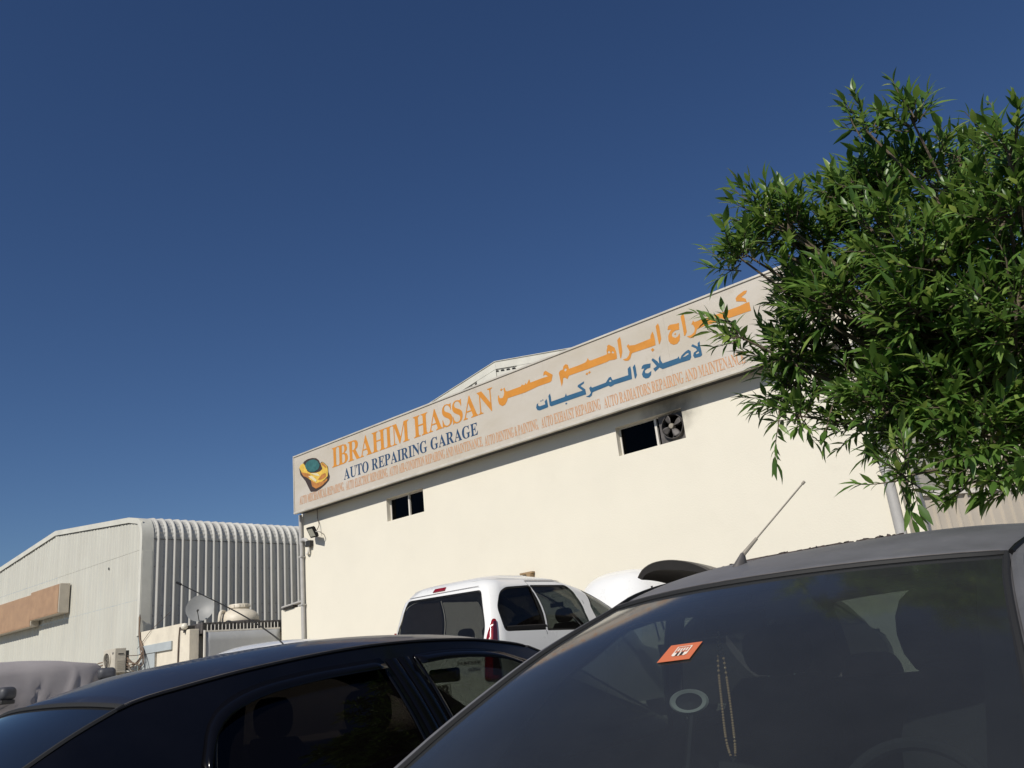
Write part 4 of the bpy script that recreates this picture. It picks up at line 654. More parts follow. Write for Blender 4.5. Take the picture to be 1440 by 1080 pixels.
bs = thing('blank_sign', (-36.5, 12.6, 4.7), 'faded orange blank sign box in two stepped lengths on the white warehouse', 'sign')
def signbox(x0, x1, z0, z1, y0):
    b_ = box('sign_box', (x0, y0+.02, z0), (x1, 12.94, z1), M['sign_white'], bs, .02)
    box('face', (x0+.03, y0, z0+.04), (x1-.03, y0+.018, z1-.03), M['brown_sign'], b_, .004)
    box('edge_band', (x0+.0, y0-.004, z0), (x1, y0+.03, z0+.035), M['brown_sign'], b_, .004)
    box('bracket', (x1-.3, 12.941, z0+.2), (x1-.24, 12.997, z1-.2), M['dark_metal'], b_)
signbox(-35.6, -32.95, 4.62, 5.68, 12.55)
signbox(-40.4, -35.62, 4.42, 5.62, 12.60)

# ------------------------------------------------------------------ yard wall, gate, roof room between the two buildings
yw = thing('yard_wall', (-25.9, 13.0, .45), 'worn cream yard wall between the ribbed warehouse and the grey gate', 'wall')
MB().add([(-27.4,12.96,.45),(-24.72,12.96,.45),(-24.72,12.96,3.40),(-27.4,12.96,3.40),(-27.4,13.14,.45),(-24.72,13.14,.45),(-24.72,13.14,3.40),(-27.4,13.14,3.40)],
         [(0,1,2,3),(5,4,7,6),(3,2,6,7),(1,5,6,2),(4,0,3,7)]).build('wall', M['cream_old'], yw, bevel=.008)
MB().tube(spl([(-24.78, 12.93, 3.3), (-24.82, 12.92, 2.9), (-24.86, 12.93, 2.2), (-24.85, 12.93, 1.2)], 14), .022, 6).build('cable', M['cable'], yw)
ps = thing('blue_door', (-26.3, 12.94, .45), 'pale blue door and lintel board in the worn cream yard wall', 'door')
box('lintel_board', (-27.3, 12.90, 2.70), (-25.25, 12.955, 2.95), M['paleblue'], ps, .006)
box('door_leaf', (-27.25, 12.92, .45), (-26.3, 12.957, 2.685), M['paleblue'], ps, .006)
MB().tube([(-26.24, 12.93, .45), (-26.24, 12.93, 2.69)], .018, 6).build('frame_post', M['rust'], ps)
pc = thing('gate_pillar', (-24.4, 13.0, .45), 'cream gate pillar with a globe lamp beside the grey gate', 'pillar')
box('pillar', (-24.70, 12.9, .45), (-24.15, 13.2, 3.18), M['cream_old'], pc, .012)
box('cap', (-24.72, 12.93, 3.19), (-24.35, 13.18, 3.30), M['dark_metal'], pc, .02)
gl_ = thing('globe_lamp', (-24.4, 12.9, 3.19), 'small off-white globe lamp on the gate pillar', 'lamp')
MB().lathe((-24.38, 12.86, 3.28), [(.001, -.1), (.06, -.085), (.1, -.03), (.1, .03), (.06, .085), (.001, .1)], 16).build('globe', M['globe'], gl_, smooth=True)
MB().tube([(-24.38, 12.86, 3.1), (-24.38, 12.87, 3.2)], .035, 10).build('base', M['dark_metal'], gl_)

gt = thing('sheet_metal_gate', (-24.0, 14.45, .45), 'plain grey sheet metal gate topped by a row of short spikes', 'gate')
for i in range(1):
    y0 = 13.32
    rows = [[(-24.0+.006*math.sin(7*y+z*3)+.004*math.sin(z*9), y, z) for y in [y0+2.53*q/16 for q in range(17)]] for z in [.5+2.56*q/10 for q in range(11)]]
    MB().grid(rows).build('leaf_panel', M['grey_sheet'], gt, smooth=True, solid=.01)
box('top_rail', (-23.99, 13.30, 3.065), (-24.03, 15.86, 3.11), M['white_metal'], gt, .003)
box('stile', (-23.965, 13.27, .45), (-24.03, 13.315, 3.12), M['white_metal'], gt, .003)
for i in range(21):
    y = 13.38+i*.12
    MB().tube([(-24.0, y, 3.11), (-24.0, y, 3.25), (-24.0, y, 3.29)], [.013, .012, .002], 5).build('spike', M['white_metal'], gt)
rr = thing('flat_roof_room', (-26, 16.2, .45), 'low room with a dark flat roof edge behind the gate spikes', 'building')
box('walls', (-27.3, 13.4, .45), (-24.5, 17.5, 3.0), M['cream_old'], rr)
box('roof_edge', (-27.35, 13.35, 3.01), (-24.25, 18.2, 3.36), M['soot'], rr, .01)
for i in range(28): box('roof_batten', (-24.245, 13.4+i*.17, 3.06), (-24.22, 13.44+i*.17, 3.34), M['dark_metal'], rr)
bk = thing('boundary_wall', (-21.3, 15.95, .45), 'short cream wall block right of the grey gate, with a flat lamp on top', 'wall')
box('wall', (-23.95, 15.88, .45), (-18.7, 16.08, 3.62), M['cream'], bk, .012)
lm = thing('street_lamp_head', (-23.0, 15.8, 3.63), 'flat dark grey lamp head lying out over the cream wall block', 'lamp')
Ml = Matrix.Translation((-23.1, 15.9, 3.74)) @ Matrix.Rotation(R(-4), 4, 'Y')
xbox(MB(), (-.72, -.12, -.03), (.75, .12, .03), Ml).build('housing', M['pipe'], lm, bevel=.02)
xbox(MB(), (-.66, -.1, -.09), (-.1, .1, -.031), Ml).build('lens', M['dark_metal'], lm, bevel=.02)
MB().tube([(-22.6, 15.95, 3.62), (-22.6, 15.95, 3.74)], .03, 8).build('stem', M['pipe'], lm)

sd = thing('satellite_dish', (-25.3, 13.75, 3.37), 'grey satellite dish on the flat roof beside the white water tank', 'satellite dish')
Dm = Matrix.Translation((-25.05, 13.72, 3.83)) @ Matrix.Rotation(R(52), 4, 'Z') @ Matrix.Rotation(R(74), 4, 'X')
MB().lathe((0,0,0), [(.001, 0), (.12, .006), (.24, .026), (.34, .055), (.415, .085), (.42, .095), (.405, .09), (.33, .065), (.23, .036), (.12, .016), (.001, .01)], 36, M4=Dm).build('reflector', M['dish'], sd, smooth=60)
e0 = Dm @ Vector((0, -.40, .08)); e1 = Dm @ Vector((0, -.22, .46))
MB().tube([e0, e1], .012, 6).build('feed_arm', M['dark_metal'], sd)
MB().tube([e1, Dm @ Vector((0, -.17, .38))], .03, 8).build('feed_horn', M['dark_metal'], sd)
MB().tube([(-25.3, 13.95, 3.36), (-25.3, 13.95, 3.8), (-25.12, 13.78, 3.84)], .022, 8).build('mast', M['rust'], sd)

wt = thing('water_tank', (-25.5, 15.35, 3.37), 'off-white plastic roof water tank with a raised lid behind the gate', 'water tank')
c_ = (-25.45, 15.3, 3.37)
MB().lathe(c_, [(.001, 0), (.60, .0), (.62, .06), (.615, .17), (.57, .29), (.48, .38), (.36, .44), (.3, .46), (.001, .46)], 32).build('body', M['tank'], wt, smooth=True)
MB().lathe(c_, [(.30, .462), (.30, .50), (.33, .505), (.33, .60), (.31, .625), (.001, .64)], 28).build('lid', M['tank'], wt, smooth=40)
MB().lathe(c_, [(.622, .02), (.65, .03), (.65, .07), (.622, .08)], 32).build('base_rim', M['soot'], wt, smooth=True)
for k in range(12):
    a = 2*math.pi*k/12
    MB().tube([(c_[0]+.335*math.cos(a), c_[1]+.335*math.sin(a), c_[2]+.515), (c_[0]+.335*math.cos(a), c_[1]+.335*math.sin(a), c_[2]+.595)], .014, 5).build('lid_rib', M['tank'], wt)
hd = [(c_[0]-.62*math.sin(.0)+x, c_[1]-.45+y, c_[2]+z) for x, y, z in ((-.15,.0,.42),(-.02,-.18,.40),(.05,-.27,.25),(.06,-.29,.0))]
MB().tube(spl(hd, 10), .055, 8).build('moulded_foot', M['tank'], wt, smooth=True)

ac = thing('air_conditioner', (-27.35, 12.2, 1.9), 'cream outdoor air conditioner unit with a round fan by the warehouse corner', 'air conditioner')
ax0, ax1, ay0, ay1, az0, az1 = -27.78, -26.98, 12.02, 12.36, 2.22, 2.93
box('casing', (ax0, ay0, az0), (ax1, ay1, az1), M['ac'], ac, .015)
MB().lathe((ax0+.29, ay0-.006, 2.60), [(.24, .0), (.24, -.02), (.225, -.03), (.215, -.02), (.21, .0)], 28, 'Y').build('fan_ring', M['ac'], ac, smooth=True)
MB().lathe((ax0+.29, ay0-.004, 2.60), [(.001, -.001), (.21, -.001)], 28, 'Y').build('fan_recess', M['dark'], ac)
mb = MB()
for r_ in (.05, .09, .13, .17): mb.lathe((ax0+.29, ay0-.018, 2.60), [(r_-.006, 0), (r_, -.005), (r_+.006, 0), (r_, .005), (r_-.006, 0)], 24, 'Y')
for k in range(6):
    a = k*math.pi/3; mb.tube([(ax0+.29+.03*math.cos(a), ay0-.02, 2.6+.03*math.sin(a)), (ax0+.29+.22*math.cos(a), ay0-.02, 2.6+.22*math.sin(a))], .005, 5)
mb.build('fan_grille', M['rust'], ac)
for k in range(6): box('louvre', (ax1+.001, ay0+.06, 2.30+k*.05), (ax1+.008, ay1-.06, 2.322+k*.05), M['ac'], ac)
box('handle', (ax1+.001, ay0+.10, 2.74), (ax1+.01, ay1-.08, 2.775), M['dark_metal'], ac)
box('coil', (ax0+.05, ay1+.001, az0+.04), (ax1-.02, ay1+.10, az1-.08), M['dark_metal'], ac)
box('badge', (ax0+.62, ay0-.004, 2.76), (ax0+.70, ay0-.001, 2.82), M['soot'], ac)
for x in (ax0+.12, ax1-.12): box('bracket', (x-.02, ay0+.02, az0-.06), (x+.02, 12.96, az0-.002), M['rust'], ac)
cb = thing('refrigerant_pipes', (-27.1, 12.7, 2.2), 'tangle of brown cables and pipes from the air conditioner up the warehouse corner', 'cables')
for k in range(7):
    o = rng.normal(size=12)*.06
    q = [(-27.0+.05*o[0], 12.40, 2.35+.07*k*.8), (-26.75+o[1]*2, 12.6+o[2], 2.30+o[3]*2+.05*k), (-26.9+o[4], 12.85, 2.62+o[5]*2+.04*k), (-27.15+o[6]*.5, 12.9, 2.95+o[7]), (-27.33+o[8]*.3, 12.92, 3.3), (-27.40+.012*k, 12.92, 3.9+o[9])]
    MB().tube(spl(q, 22), .013+.006*(k % 3), 6).build('pipe', M['brown_cable' if k % 2 else 'cable'], cb, smooth=True)
for k in range(3): MB().tube(spl([(-27.78, 12.5, 2.72-.1*k), (-28.6, 12.8, 2.70-.1*k), (-30.2, 12.9, 2.66-.09*k)], 10), .02, 6).build('pipe', M['brown_cable'], cb)
MB().tube(spl([(-27.4, 12.9, 2.9), (-27.0, 12.92, 3.15), (-26.55, 12.95, 3.42), (-26.3, 13.4, 3.9)], 10), .008, 5).build('wire', M['cable'], cb)

# ------------------------------------------------------------------ cars
class Car:
    """a car shell whose roof rails, pillars and window outlines are given as curves; near = the end towards the camera"""
    def __init__(s, root, cx, g, rail, near, far, belt, hwb, crown, bn, bf, y0, y1, tum=4.0, ncrown=0.02):
        s.t = root; s.cx = cx; s.g = g; s.rail = rail; s.near = near; s.far = far; s.belt = belt; s.hwb = hwb
        s.crown = crown; s.bn = bn; s.bf = bf; s.y0 = y0; s.y1 = y1; s.tum = tum; s.ncrown = ncrown
        s.yr0, s.yr1 = rail[0][0], rail[-1][0]
        s.top = [(p[0], p[1]) for p in near] + [(p[0], p[1]) for p in rail] + [(p[0], p[1]) for p in far]
    def zt(s, y): return lerp_tab(s.top, y)
    def hr(s, y): return lerp_tab([(p[0], p[2]) for p in s.near+s.rail+s.far], y)
    def side(s, y, z, off=0.0):
        zb = lerp_tab(s.belt, y); zt = max(lerp_tab(s.top, y), zb+.05); t = (z-zb)/(zt-zb)
        hr = s.hr(y); t = max(-.2, min(1.05, t))
        bulge = .035*4*t*(1-t) if 0 < t < 1 else 0
        return s.hwb + (hr-s.hwb)*t + bulge + off
    def P(s, sgn, off=0.0): return lambda y, z: (s.cx + sgn*s.side(y, z, off), y, z)
    def sidepanel(s, wins, m, name='side_frame', step=.09, solid=.018):
        out = [(p[0], p[1]) for p in s.near]; rl = [(p[0], p[1]) for p in s.rail]; fr = [(p[0], p[1]) for p in s.far]
        ys = [y for y, _ in s.top]; N_ = 46
        topc = [(ys[0]+(ys[-1]-ys[0])*i/N_, s.zt(ys[0]+(ys[-1]-ys[0])*i/N_)) for i in range(N_+1)]
        bot = [(ys[-1]-(ys[-1]-ys[0])*i/N_, lerp_tab(s.belt, ys[-1]-(ys[-1]-ys[0])*i/N_)) for i in range(N_+1)]
        bot = [b for b in bot if b[1] < s.zt(b[0])-.012]
        for sg in (1, -1):
            mb = MB(); panel(mb, topc+bot, wins, step, s.P(sg)); mb.build(name, m, s.t, curved=True)
    def window(s, poly, m, trim, sides=(1, -1), guard=None):
        for sg in sides:
            mb = MB(); panel(mb, poly, [], .1, s.P(sg, -.012)); w_ = mb.build('side_window', m, s.t, curved=True)
            mb = MB(); outline_strip(mb, poly, .014, .05, s.P(sg, .002)); mb.build('window_seal', trim, w_, smooth=True, solid=.008)
    def roof(s, m, name='roof', nu=25, nv=30, k=2.4, curl=.0):
        rows = []
        for j in range(nv):
            y = s.yr0 + (s.yr1-s.yr0)*j/(nv-1); row = []
            for i in range(nu):
                u = -1+2*i/(nu-1)
                yy = y - s.bn*(1-u*u)*max(0, 1-(y-s.yr0)/.6)**1.5 + s.bf*(1-u*u)*max(0, 1-(s.yr1-y)/.6)**1.5
                fade = s.crown if callable(s.crown) is False else 0
                e = min(1, (y-s.yr0)/.45+.42)*min(1, (s.yr1-y)/.45+.42)
                zz = s.zt(y) + s.crown*(1-abs(u)**k)*e
                row.append((s.cx+u*s.hr(y), yy, zz))
            rows.append(row)
        s.roofrows = rows
        return MB().grid(rows).build(name, m, s.t, smooth=True, solid=.012)
    def screen_pt(s, which, u, t, off=0.0):
        ed = s.near if which == 'near' else s.far[::-1]; b = s.bn if which == 'near' else -s.bf
        L_ = ed + ([s.rail[0]] if which == 'near' else [s.rail[-1]])
        c = spl([(p[2], p[0], p[1]) for p in L_], 15); i = min(13, int(t*14)); f = t*14-i; p = c[i].lerp(c[i+1], f)
        zc = s.crown*.42*t
        return Vector((s.cx+u*p.x, p.y - b*(1-u*u)*(.6+.4*t) , p.z + zc*(1-abs(u)**2.4) + s.ncrown*(1-u*u)*(1-t)*0 )) + Vector((0, (-off if which == 'near' else off)*.5, off*.85))
    def screen(s, which, m, name, frit, fw=.045, nu=25, nt=17):
        rows = [[s.screen_pt(which, -.985+1.97*i/(nu-1), .0+.992*j/(nt-1)) for i in range(nu)] for j in range(nt)]
        gl_ = MB().grid(rows).build(name, m, s.t, smooth=True)
        def sp(a, b): return s.screen_pt(which, a, b, -.004)
        mb = MB(); O = rounded([(-.985, 0), (.985, 0), (.985, .992), (-.985, .992)], .08, 4); a = fw*1.4
        I_ = rounded([(-.985+a, .03), (.985-a, .03), (.985-a, .992-fw*1.1), (-.985+a, .992-fw*1.1)], .13, 6)
        panel(mb, O, [I_], .1, sp); mb.build('black_border', frit, gl_, smooth=True)
        edge = [s.screen_pt(which, -.99, t/20, .003) for t in range(20)] + [s.screen_pt(which, -.99+1.98*i/30, .995, .003) for i in range(31)] + [s.screen_pt(which, .99, 1-t/20, .003) for t in range(1, 21)]
        MB().tube(edge, .0085, 6).build('rubber_seal', M['rubber'], gl_, smooth=True)
        return gl_
    def lower(s, m, zf, zr_, zs=.22, cowl=None):
        """body below the belt: rounded-box plan, bonnet and boot lids"""
        g = s.g; Y0, Y1 = s.y0, s.y1; cy = (Y0+Y1)/2; hl = (Y1-Y0)/2; n = 72
        yb0, yb1 = s.near[0][0], s.far[-1][0]
        def shoulder(y):
            if y < yb0: t = (y-Y0)/(yb0-Y0); return zf + (lerp_tab(s.belt, yb0)-zf)*max(0.0, t)**1.3
            if y > yb1: t = (Y1-y)/(Y1-yb1); return zr_ + (lerp_tab(s.belt, yb1)-zr_)*max(0.0, t)**1.3
            return lerp_tab(s.belt, y)
        rows = []
        for lv in (0, .12, .4, .7, .9, 1):
            row = []
            for k in range(n):
                a = 2*math.pi*k/n; ca, sa = math.cos(a), math.sin(a); e = 2/6.0
                ux = math.copysign(abs(ca)**e, ca); uy = math.copysign(abs(sa)**(e*.9), sa)
                y = cy+hl*uy; zt = shoulder(y)
                z = g+zs + (zt-g-zs)*lv
                w_ = s.hwb + .055*math.sin(math.pi*min(1, lv*.9+.05)) - .03*(lv == 0) 
                endin = (.06*(lv-.5)**2*4 + (.05 if lv > .9 else 0))
                row.append((s.cx+ux*(w_ - 0*endin), cy+(hl-endin)*uy, z))
            rows.append(row)
        b_ = MB().grid(rows, closed=True).build('body', m, s.t, smooth=True)
        for (ya, yb, nm) in ((Y0+.02, yb0, 'boot_lid'), (yb1, Y1-.02, 'bonnet')):
            rows = []
            for j in range(10):
                y = ya+(yb-ya)*j/9; uy = abs((y-cy)/hl); w_ = s.hwb*max(.3, (1-min(1, uy)**6.6)**(1/6.0)); row = []
                for i in range(15):
                    u = -1+2*i/14; row.append((s.cx+u*w_, y, shoulder(y)-.004+.035*(1-u*u)))
                rows.append(row)
            MB().grid(rows).build(nm if s.dirn > 0 else {'boot_lid': 'bonnet', 'bonnet': 'boot_lid'}[nm], m, s.t, smooth=True)
        mb = MB()
        for sg in (1, -1):
            mb.grid([[(s.cx+sg*(s.hwb-.07), y, g+.4), (s.cx+sg*(s.hwb-.045), y, lerp_tab(s.belt, y)+.0)] for y in [yb0-.3+(yb1-yb0+.6)*q/12 for q in range(13)]])
        mb.box((s.cx-s.hwb+.1, yb0-.3, g+.35), (s.cx+s.hwb-.1, yb1+.3, g+.4))
        mb.build('interior_trim', M['cloth'], s.t)
        for yy in (Y0+.78, Y1-.78):
            for sg in (1, -1):
                w_ = MB().lathe((s.cx+sg*(s.hwb-.12), yy, g+.31), [(.19, -.1), (.3, -.1), (.315, -.06), (.315, .06), (.3, .1), (.19, .1)], 28, 'X').build('wheel', M['tyre'], s.t, smooth=40)
                MB().lathe((s.cx+sg*(s.hwb-.12), yy, g+.31), [(.001, .03*sg), (.05, .06*sg), (.16, .04*sg), (.19, .085*sg), (.2, .1*sg)], 20, 'X').build('rim', M['rim'], w_, smooth=40)
    def headliner(s, m):
        rows = [[(s.cx+(p[0]-s.cx)*.97, p[1]+.01*(1 if j < 15 else -1), p[2]-.035) for p in r] for j, r in enumerate(s.roofrows)]
        MB().grid(rows).build('headliner', m, s.t, smooth=True)

def seat(car, x, y, zb, face, zt, m, width=.25, restm=None, hs=1.0):
    """face +1: the sitter looks to +Y"""
    f = face; prof = []
    r_ = []
    for z, d, w_ in ((zb, 0, .24), (zb+.15, -.02, .26), (zb+.35, -.07, .25), (zt-.16, -.13, .21), (zt-.11, -.145, .15)):
        row = []
        for k in range(16):
            a = 2*math.pi*k/16; e = .6
            row.append((x+math.copysign(abs(math.cos(a))**e, math.cos(a))*w_*width/.25, y+f*(d+.055*math.copysign(abs(math.sin(a))**e, math.sin(a))), z))
        r_.append(row)
    mb = MB().grid(r_, closed=True); n = len(mb.v); mb.f.append(tuple(range(n-16, n)))
    s_ = mb.build('seat', m, car.t, smooth=True)
    r_ = []
    for q in range(9):
        a = math.pi*q/8; z = zt - .02 - .085*math.cos(a)*-1 - .0; sc = max(.02, math.sin(a))**.45; row = []
        for k in range(16):
            b = 2*math.pi*k/16; e = .7
            row.append((x+math.copysign(abs(math.cos(b))**e, math.cos(b))*.135*hs*sc, y+f*(-.15+.05*math.copysign(abs(math.sin(b))**e, math.sin(b))*sc), zt-.02-.09*hs*math.cos(a)))
        r_.append(row)
    MB().grid(r_, closed=True).build('headrest', restm or m, s_, smooth=True)
    MB().tube([(x-.05, y-f*.145, zt-.18), (x-.05, y-f*.15, zt-.05)], .006, 6).tube([(x+.05, y-f*.145, zt-.18), (x+.05, y-f*.15, zt-.05)], .006, 6).build('headrest_post', M['chrome'], s_)
    return s_

# ---- grey hatchback in front, facing the camera (its windscreen is the near end)
s_root = thing('hatchback_car', (-1.135, 2.7, 0), 'dusty dark grey hatchback facing us, with peeling roof paint and a big windscreen', 'car', 'cars parked in front of the garage')
sc = Car(s_root, -1.125, 0,
    rail=[(2.50, 1.440, .620), (2.66, 1.482, .642), (2.90, 1.522, .656), (3.15, 1.545, .660), (3.5, 1.550, .655), (3.9, 1.515, .635), (4.2, 1.455, .61)],
    near=[(1.30, .90, .80), (1.60, 1.055, .765), (1.80, 1.158, .738), (2.10, 1.300, .682), (2.32, 1.382, .644)],
    far=[(4.33, 1.33, .62), (4.48, 1.12, .66), (4.56, .98, .70)],
    belt=[(1.2, .86), (1.6, .93), (2.4, .95), (3.4, .99), (4.5, 1.04)], hwb=.80, crown=.045, bn=.165, bf=.06, y0=.42, y1=4.75)
sc.dirn = -1
sw1 = rounded([(2.02, .985), (2.42, 1.29), (2.62, 1.385), (2.95, 1.425), (3.02, 1.42), (3.05, 1.0)], [.03, .05, .05, .05, .04, .04])
sw1 = rounded([(1.98, .985), (2.32, 1.25), (2.60, 1.375), (2.98, 1.425), (3.02, .995)], [.03, .06, .1, .04, .04])
sw2 = rounded([(3.12, .995), (3.09, 1.43), (3.55, 1.435), (3.95, 1.36), (4.08, 1.05)], [.04, .04, .12, .12, .05])
sc.sidepanel([sw1, sw2], M['silver_paint'])
sc.window(sw1, M['car_glass'], M['rubber']); sc.window(sw2, M['car_glass'], M['rubber'])
sr = sc.roof(M['silver_paint'], k=3.0)
sc.headliner(M['greycloth'])
sc.screen('near', M['windscreen'], 'windscreen', M['black_plastic'], fw=.062)
sc.screen('far', M['car_glass'], 'rear_window', M['black_plastic'])
sc.lower(M['silver_paint'], .72, .95)
# roof drip rails
for sg in (1, -1):
    mb = MB(); mb.tube([(sc.cx+sg*(sc.hr(y)+.004), y, sc.zt(y)+.002) for y in [2.50+i*.06 for i in range(29)]], .009, 6)
    mb.build('roof_channel', M['black_plastic'], s_root, smooth=True)
    mb = MB(); mb.tube([(sc.cx+sg*(sc.hr(y)+.020), y, sc.zt(y)-.014) for y in [1.32+i*.06 for i in range(50)]], .019, 8)
    mb.build('roof_rail_edge', M['silver_paint'], s_root, smooth=True)
MB().tube([sc.screen_pt('near', -.97+1.94*i/40, 1.0, .011) for i in range(41)], .0020, 5).build('worn_roof_edge', M['soot'], s_root, smooth=True)
# peeling lacquer flakes standing along the roof crest
mb = MB(); r2 = random.Random(4)
for i in range(170):
    u = r2.uniform(-.75, .25); y = 2.98+.22*r2.random()+.05*math.sin(u*9); z = sc.zt(y)+.045*(1-abs(u)**3)
    x = sc.cx+u*sc.hr(y); s1 = r2.uniform(.006, .026); h = r2.uniform(.002, .011)
    a = r2.uniform(0, 3.14); dx, dy = math.cos(a)*s1, math.sin(a)*s1*.6
    mb.add([(x-dx, y-dy, z+.001), (x+dx, y+dy, z+.001), (x+dx*.6, y+dy+.004, z+h), (x-dx*.3, y-dy+.004, z+h*.7)], [(0,1,2,3)])
tag(mb.build('paint_flakes', M['peel'], s_root), kind='stuff')
mb = MB()
mb.tube([(sc.cx+u*sc.hr(3.02), 3.02-.02*math.sin(u*7), sc.zt(3.02)+.043*(1-abs(u)**3)+.003) for u in [-.55+.04*i for i in range(15)]], .006, 5).build('peeled_edge', M['peel'], s_root)
# roof aerial
ab = Vector((-1.345, 2.66, sc.zt(2.66)+.036))
mb = MB(); rows = []
for t, w_, l_ in ((0, .026, .048), (.35, .020, .036), (.7, .012, .022), (1, .006, .009)):
    rows.append([(ab.x+.022*t+w_*math.cos(a), ab.y+.012*t+l_*math.sin(a), ab.z-.006+.062*t) for a in [2*math.pi*k/16 for k in range(16)]])
mb.grid(rows, closed=True); am = mb.build('aerial_base', M['soot'], s_root, smooth=True)
tip = Vector((-1.115, 2.80, 1.785)); a0 = ab + Vector((.022, .012, .05))
MB().tube([a0, a0.lerp(tip, .22)], .0075, 8, taper=.0055).build('aerial_sleeve', M['rust'], am)
MB().tube([a0.lerp(tip, .2), tip], .0032, 6).tube([tip-(tip-a0).normalized()*.012, tip], .0048, 8).build('aerial_rod', M['rust'], am)
# cabin
d_ = MB()
rows = [[(sc.cx+u*.74, y, z) for u in [-1+.2*i for i in range(11)]] for y, z in ((1.32, .885), (1.5, .92), (1.75, .955), (1.98, .955), (2.08, .90), (2.1, .7))]
d_.grid(rows).build('dashboard', M['black_plastic'], s_root, smooth=True)
swt = Matrix.Translation((-.745, 2.10, .865)) @ Matrix.Rotation(R(65), 4, 'X')
mb = MB(); rows = [[swt @ Vector(((.185+.016*math.cos(b))*math.cos(a), (.185+.016*math.cos(b))*math.sin(a), .016*math.sin(b))) for b in [2*math.pi*k/8 for k in range(8)]] for a in [2*math.pi*k/36 for k in range(37)]]
mb.grid(rows, closed=True); sw_ = mb.build('steering_wheel', M['cloth'], s_root, smooth=True)
mb = MB(); xbox(mb, (-.18, -.025, -.01), (.18, .02, .01), swt); xbox(mb, (-.02, -.18, -.01), (.02, 0, .01), swt); mb.build('wheel_spokes', M['cloth'], sw_, bevel=.004)
seat(sc, -.735, 2.72, .62, -1, 1.285, M['cloth'], hs=1.62); seat(sc, -1.47, 2.95, .62, -1, 1.27, M['cloth'])
box('rear_bench', (-1.75, 3.80, .55), (-.50, 3.95, 1.10), M['benchcloth'], s_root, .04)
seat(sc, -1.47, 3.85, .6, -1, 1.12, M['cloth'], .2)
# mirror with prayer beads, card, holder
mr_ = MB(); X = Matrix.Translation((-1.30, 2.485, 1.352)) @ Matrix.Rotation(R(-12), 4, 'Z') @ Matrix.Rotation(R(-15), 4, 'X')
xbox(mr_, (-.12, -.012, -.03), (.12, .016, .03), X); mo = mr_.build('mirror', M['black_plastic'], s_root, bevel=.012)
MB().tube([(-1.28, 2.50, 1.36), (-1.27, 2.56, 1.43)], .010, 6).build('mirror_stalk', M['black_plastic'], mo)
xbox(MB(), (-.08, -.03, -.03), (.06, -.005, .025), Matrix.Translation((-1.06, 2.40, 1.375))).build('sensor_cover', M['greycloth'], s_root, bevel=.006)
for sg in (1, -1):   # sun visors
    X = Matrix.Translation((sc.cx+sg*.34, 2.57, 1.398)) @ Matrix.Rotation(R(4), 4, 'X')
    xbox(MB(), (-.21, -.09, -.010), (.21, .09, .010), X).build('sun_visor', M['greycloth'], s_root, bevel=.006)
pb = thing('prayer_beads', (-1.355, 2.475, 1.325), 'loop of brown prayer beads hanging from the mirror behind the windscreen', 'prayer beads')
lp_ = [(-1.258+(x+1.236)*.62+.008, y, z if z > 1.0 else z+.014) for x, y, z in [(-1.225, 2.27, 1.325), (-1.246, 2.262, 1.24), (-1.255, 2.255, 1.13), (-1.258, 2.25, 1.05), (-1.25, 2.248, .995), (-1.236, 2.248, .975), (-1.222, 2.248, .995), (-1.216, 2.25, 1.05), (-1.213, 2.257, 1.15), (-1.216, 2.265, 1.25), (-1.223, 2.27, 1.325)]]
lp_ = [(x*1.09, y*1.09, 1.3+(z-1.3)*1.09) for x, y, z in lp_]
pts = spl(lp_, 104); bd = None
for i in range(0, 99):
    if pts[i].z > 1.20 and i % 2: continue
    o_ = MB().lathe((0, 0, 0), [(.0001, -.0044), (.0034, -.003), (.0046, 0), (.0034, .003), (.0001, .0044)], 8) if bd is None else None
    if bd is None:
        me = bpy.data.meshes.new('bead'); me.from_pydata(o_.v, [], o_.f); me.materials.append(M['bead']); me.polygons.foreach_set('use_smooth', [True]*len(me.polygons)); bd = me
    b2 = link(bpy.data.objects.new('bead', bd)); b2.parent = pb; b2.location = pts[i] - wloc(pb)
MB().tube(pts, .0008, 4, cap=False).build('cord', M['bead'], pb)
X = Matrix.Translation((-1.338, 2.175, 1.292)) 
cdn = thing('card', (-1.338, 2.17, 1.26), 'orange card lying on the windscreen of the grey hatchback', 'card')
# the card lies against the inside of the screen
def screen_fn(dx, dt, off): return None
def on_screen(x, t, off): return sc.screen_pt('near', (x-sc.cx)/.655, t, off)
cA, cB = (-1.415, .78), (-1.30, .78)
def card_pt(a, b, off=.004):
    """a, b in 0..1 across and up the card"""
    x = -1.192+.084*a+.002*b; t = .588+.062*b+.004*a
    return on_screen(x, t, off)
def cgrid(a0, a1, b0, b1, off): return MB().grid([[card_pt(a0+(a1-a0)*i/6, b0+(b1-b0)*j/4, off) for i in range(7)] for j in range(5)])
cgrid(0, 1, 0, 1, .004).build('card_sheet', M['card'], cdn, solid=.0008)
mb = MB()
for q in ((.33,.37,.28,.8), (.76,.80,.28,.8), (.37,.76,.77,.80)): 
    g_ = cgrid(*q, .0055); mb.add(g_.v, g_.f)
for q in range(4):
    g_ = cgrid(.41+.085*q, .46+.085*q, .52, .70, .0055); mb.add(g_.v, g_.f)
for q in ((.37,.45,.24,.44), (.53,.58,.24,.5), (.68,.76,.24,.44)):
    g_ = cgrid(*q, .0055); mb.add(g_.v, g_.f)
mb.build('card_emblem', M['cardwhite'], cdn)
mb = MB()
for q in ((.455,.525,.26,.46), (.585,.67,.26,.46)):
    g_ = cgrid(*q, .0055); mb.add(g_.v, g_.f)
mb.build('card_emblem_dark', M['p_dark'], cdn)
hd_ = thing('phone_holder', (-1.36, 2.15, .96), 'silvery rimmed oval holder standing on the dashboard', 'holder')
